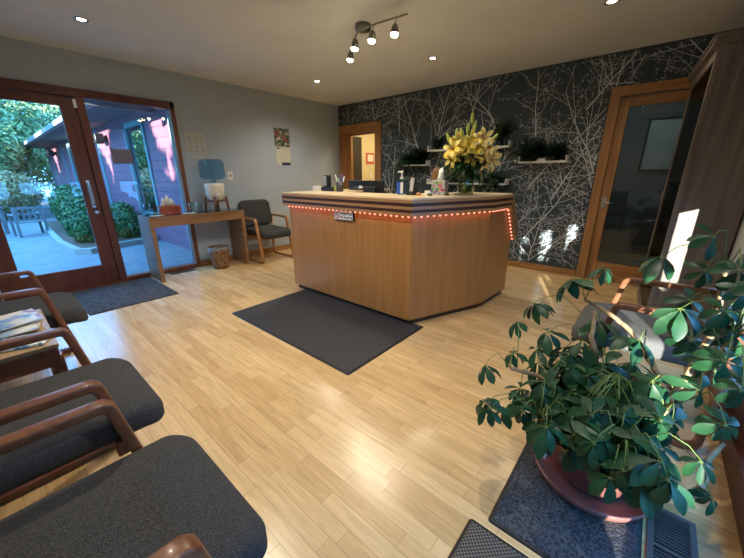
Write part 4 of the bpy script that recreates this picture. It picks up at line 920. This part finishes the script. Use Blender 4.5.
for i, (x, lb) in enumerate(((-11.6, 'unseen added shade tree south of the path, furthest from the building'), (-7.6, 'unseen added shade tree south of the path, second from the far end'), (-3.6, 'unseen added shade tree south of the path, third from the far end'), (.5, 'unseen added shade tree south of the path, second nearest the yard'), (4.6, 'unseen added shade tree south of the path nearest the yard'))):
    bush('added_shade_tree', lb, 'tree', [(x, -12.7, 1.7, 1.85, 1.5, 2.2), (x, -14.2, 2.2, 1.8, 1.3, 2.4)], TREEL, 3600, .22, 50 + i, 'added shade trees south of the path')  # trees added out of view to dapple sun on the wing siding and path
# garden seats
def garden_chair(x, y, rz, label, name='garden_bench', wd=1.0, sc=1.0):
    t = thing(name, label, 'seat', (x, y, ZG), rz); t.scale = (sc, sc, sc); m = MB().m(FENCEW)
    for k in range(5): m.box(-wd / 2, wd / 2, -.22 + k * .1, -.13 + k * .1, .40, .42)
    m.build('seat', t)
    m = MB().m(FENCEW); m.box(-wd / 2, wd / 2, .27, .30, .80, .87).box(-wd / 2, wd / 2, .27, .30, .46, .50)
    nb = int(wd / .12)
    for k in range(nb): xx = -wd / 2 + (k + .5) * wd / nb; m.box(xx - .02, xx + .02, .275, .295, .50, .80)
    m.build('backrest', t)
    for sx in (-1, 1):
        for yy, h_ in ((-.24, .62), (.28, .88)): MB().m(FENCEW).box(sx * wd / 2 - .03, sx * wd / 2 + .03, yy - .03, yy + .03, 0, h_).build('leg', t)
        MB().m(FENCEW).box(sx * wd / 2 - .04, sx * wd / 2 + .04, -.30, .27, .62, .65).build('armrest', t)
garden_chair(-6.45, -4.10, R(-80), 'grey slatted wooden garden chair seen from behind on the path by the hedge', 'slatted_garden_chair', .62, .78)
garden_chair(-7.2, -4.85, R(120), 'grey wooden garden chair at the left edge of the door glass', 'garden_chair', .6)

# ---------------------------------------------------------------- light, camera
w = bpy.data.worlds.new('sky'); bpy.context.scene.world = w; w.use_nodes = True; bg = w.node_tree.nodes['Background']
bg.inputs[0].default_value = (.13, .46, 1.0, 1); bg.inputs[1].default_value = 10.5
sl = bpy.data.lights.new('sun', 'SUN'); sl.energy = 32; sl.angle = R(.6); sl.color = (1.0, .93, .78)
so = bpy.data.objects.new('sun', sl); COL.objects.link(so); so.location = (8, -8, 4)
SD = V((-.40, 1.0, -.15)); so.rotation_euler = SD.to_track_quat('-Z', 'Y').to_euler()
def portal(x0, y, z, sy, sz, rot):
    l = bpy.data.lights.new('window_portal', 'AREA'); l.shape = 'RECTANGLE'; l.size = sy; l.size_y = sz; l.cycles.is_portal = True
    o = bpy.data.objects.new('window_portal', l); COL.objects.link(o); o.location = (x0, y, z); o.rotation_euler = rot
portal(-.13, -3.85, 1.05, 2.05, 1.95, (0, R(-90), 0))
portal(XR + .13, -3.25, .65, 3.1, 1.1, (0, R(90), 0))

cd = bpy.data.cameras.new('camera'); co = bpy.data.objects.new('camera', cd); COL.objects.link(co)
cd.sensor_fit = 'HORIZONTAL'; cd.sensor_width = 36; cd.lens = 36 * 324.0987 / 744; cd.clip_start = .02
Fv = V((-.61934212, .72325259, -.30548491)); Rv = V((.76045786, .64937284, -.00433081)); Uv = V((-.19524134, .23499065, .95218707))
co.matrix_world = Matrix(((Rv.x, Uv.x, -Fv.x, 4.82427), (Rv.y, Uv.y, -Fv.y, -4.68729), (Rv.z, Uv.z, -Fv.z, 1.24438), (0, 0, 0, 1)))
sc = bpy.context.scene; sc.camera = co
sc.view_settings.view_transform = 'Standard'; sc.view_settings.look = 'None'; sc.view_settings.gamma = 1; sc.view_settings.exposure = 0.0
sc.cycles.transparent_max_bounces = 24
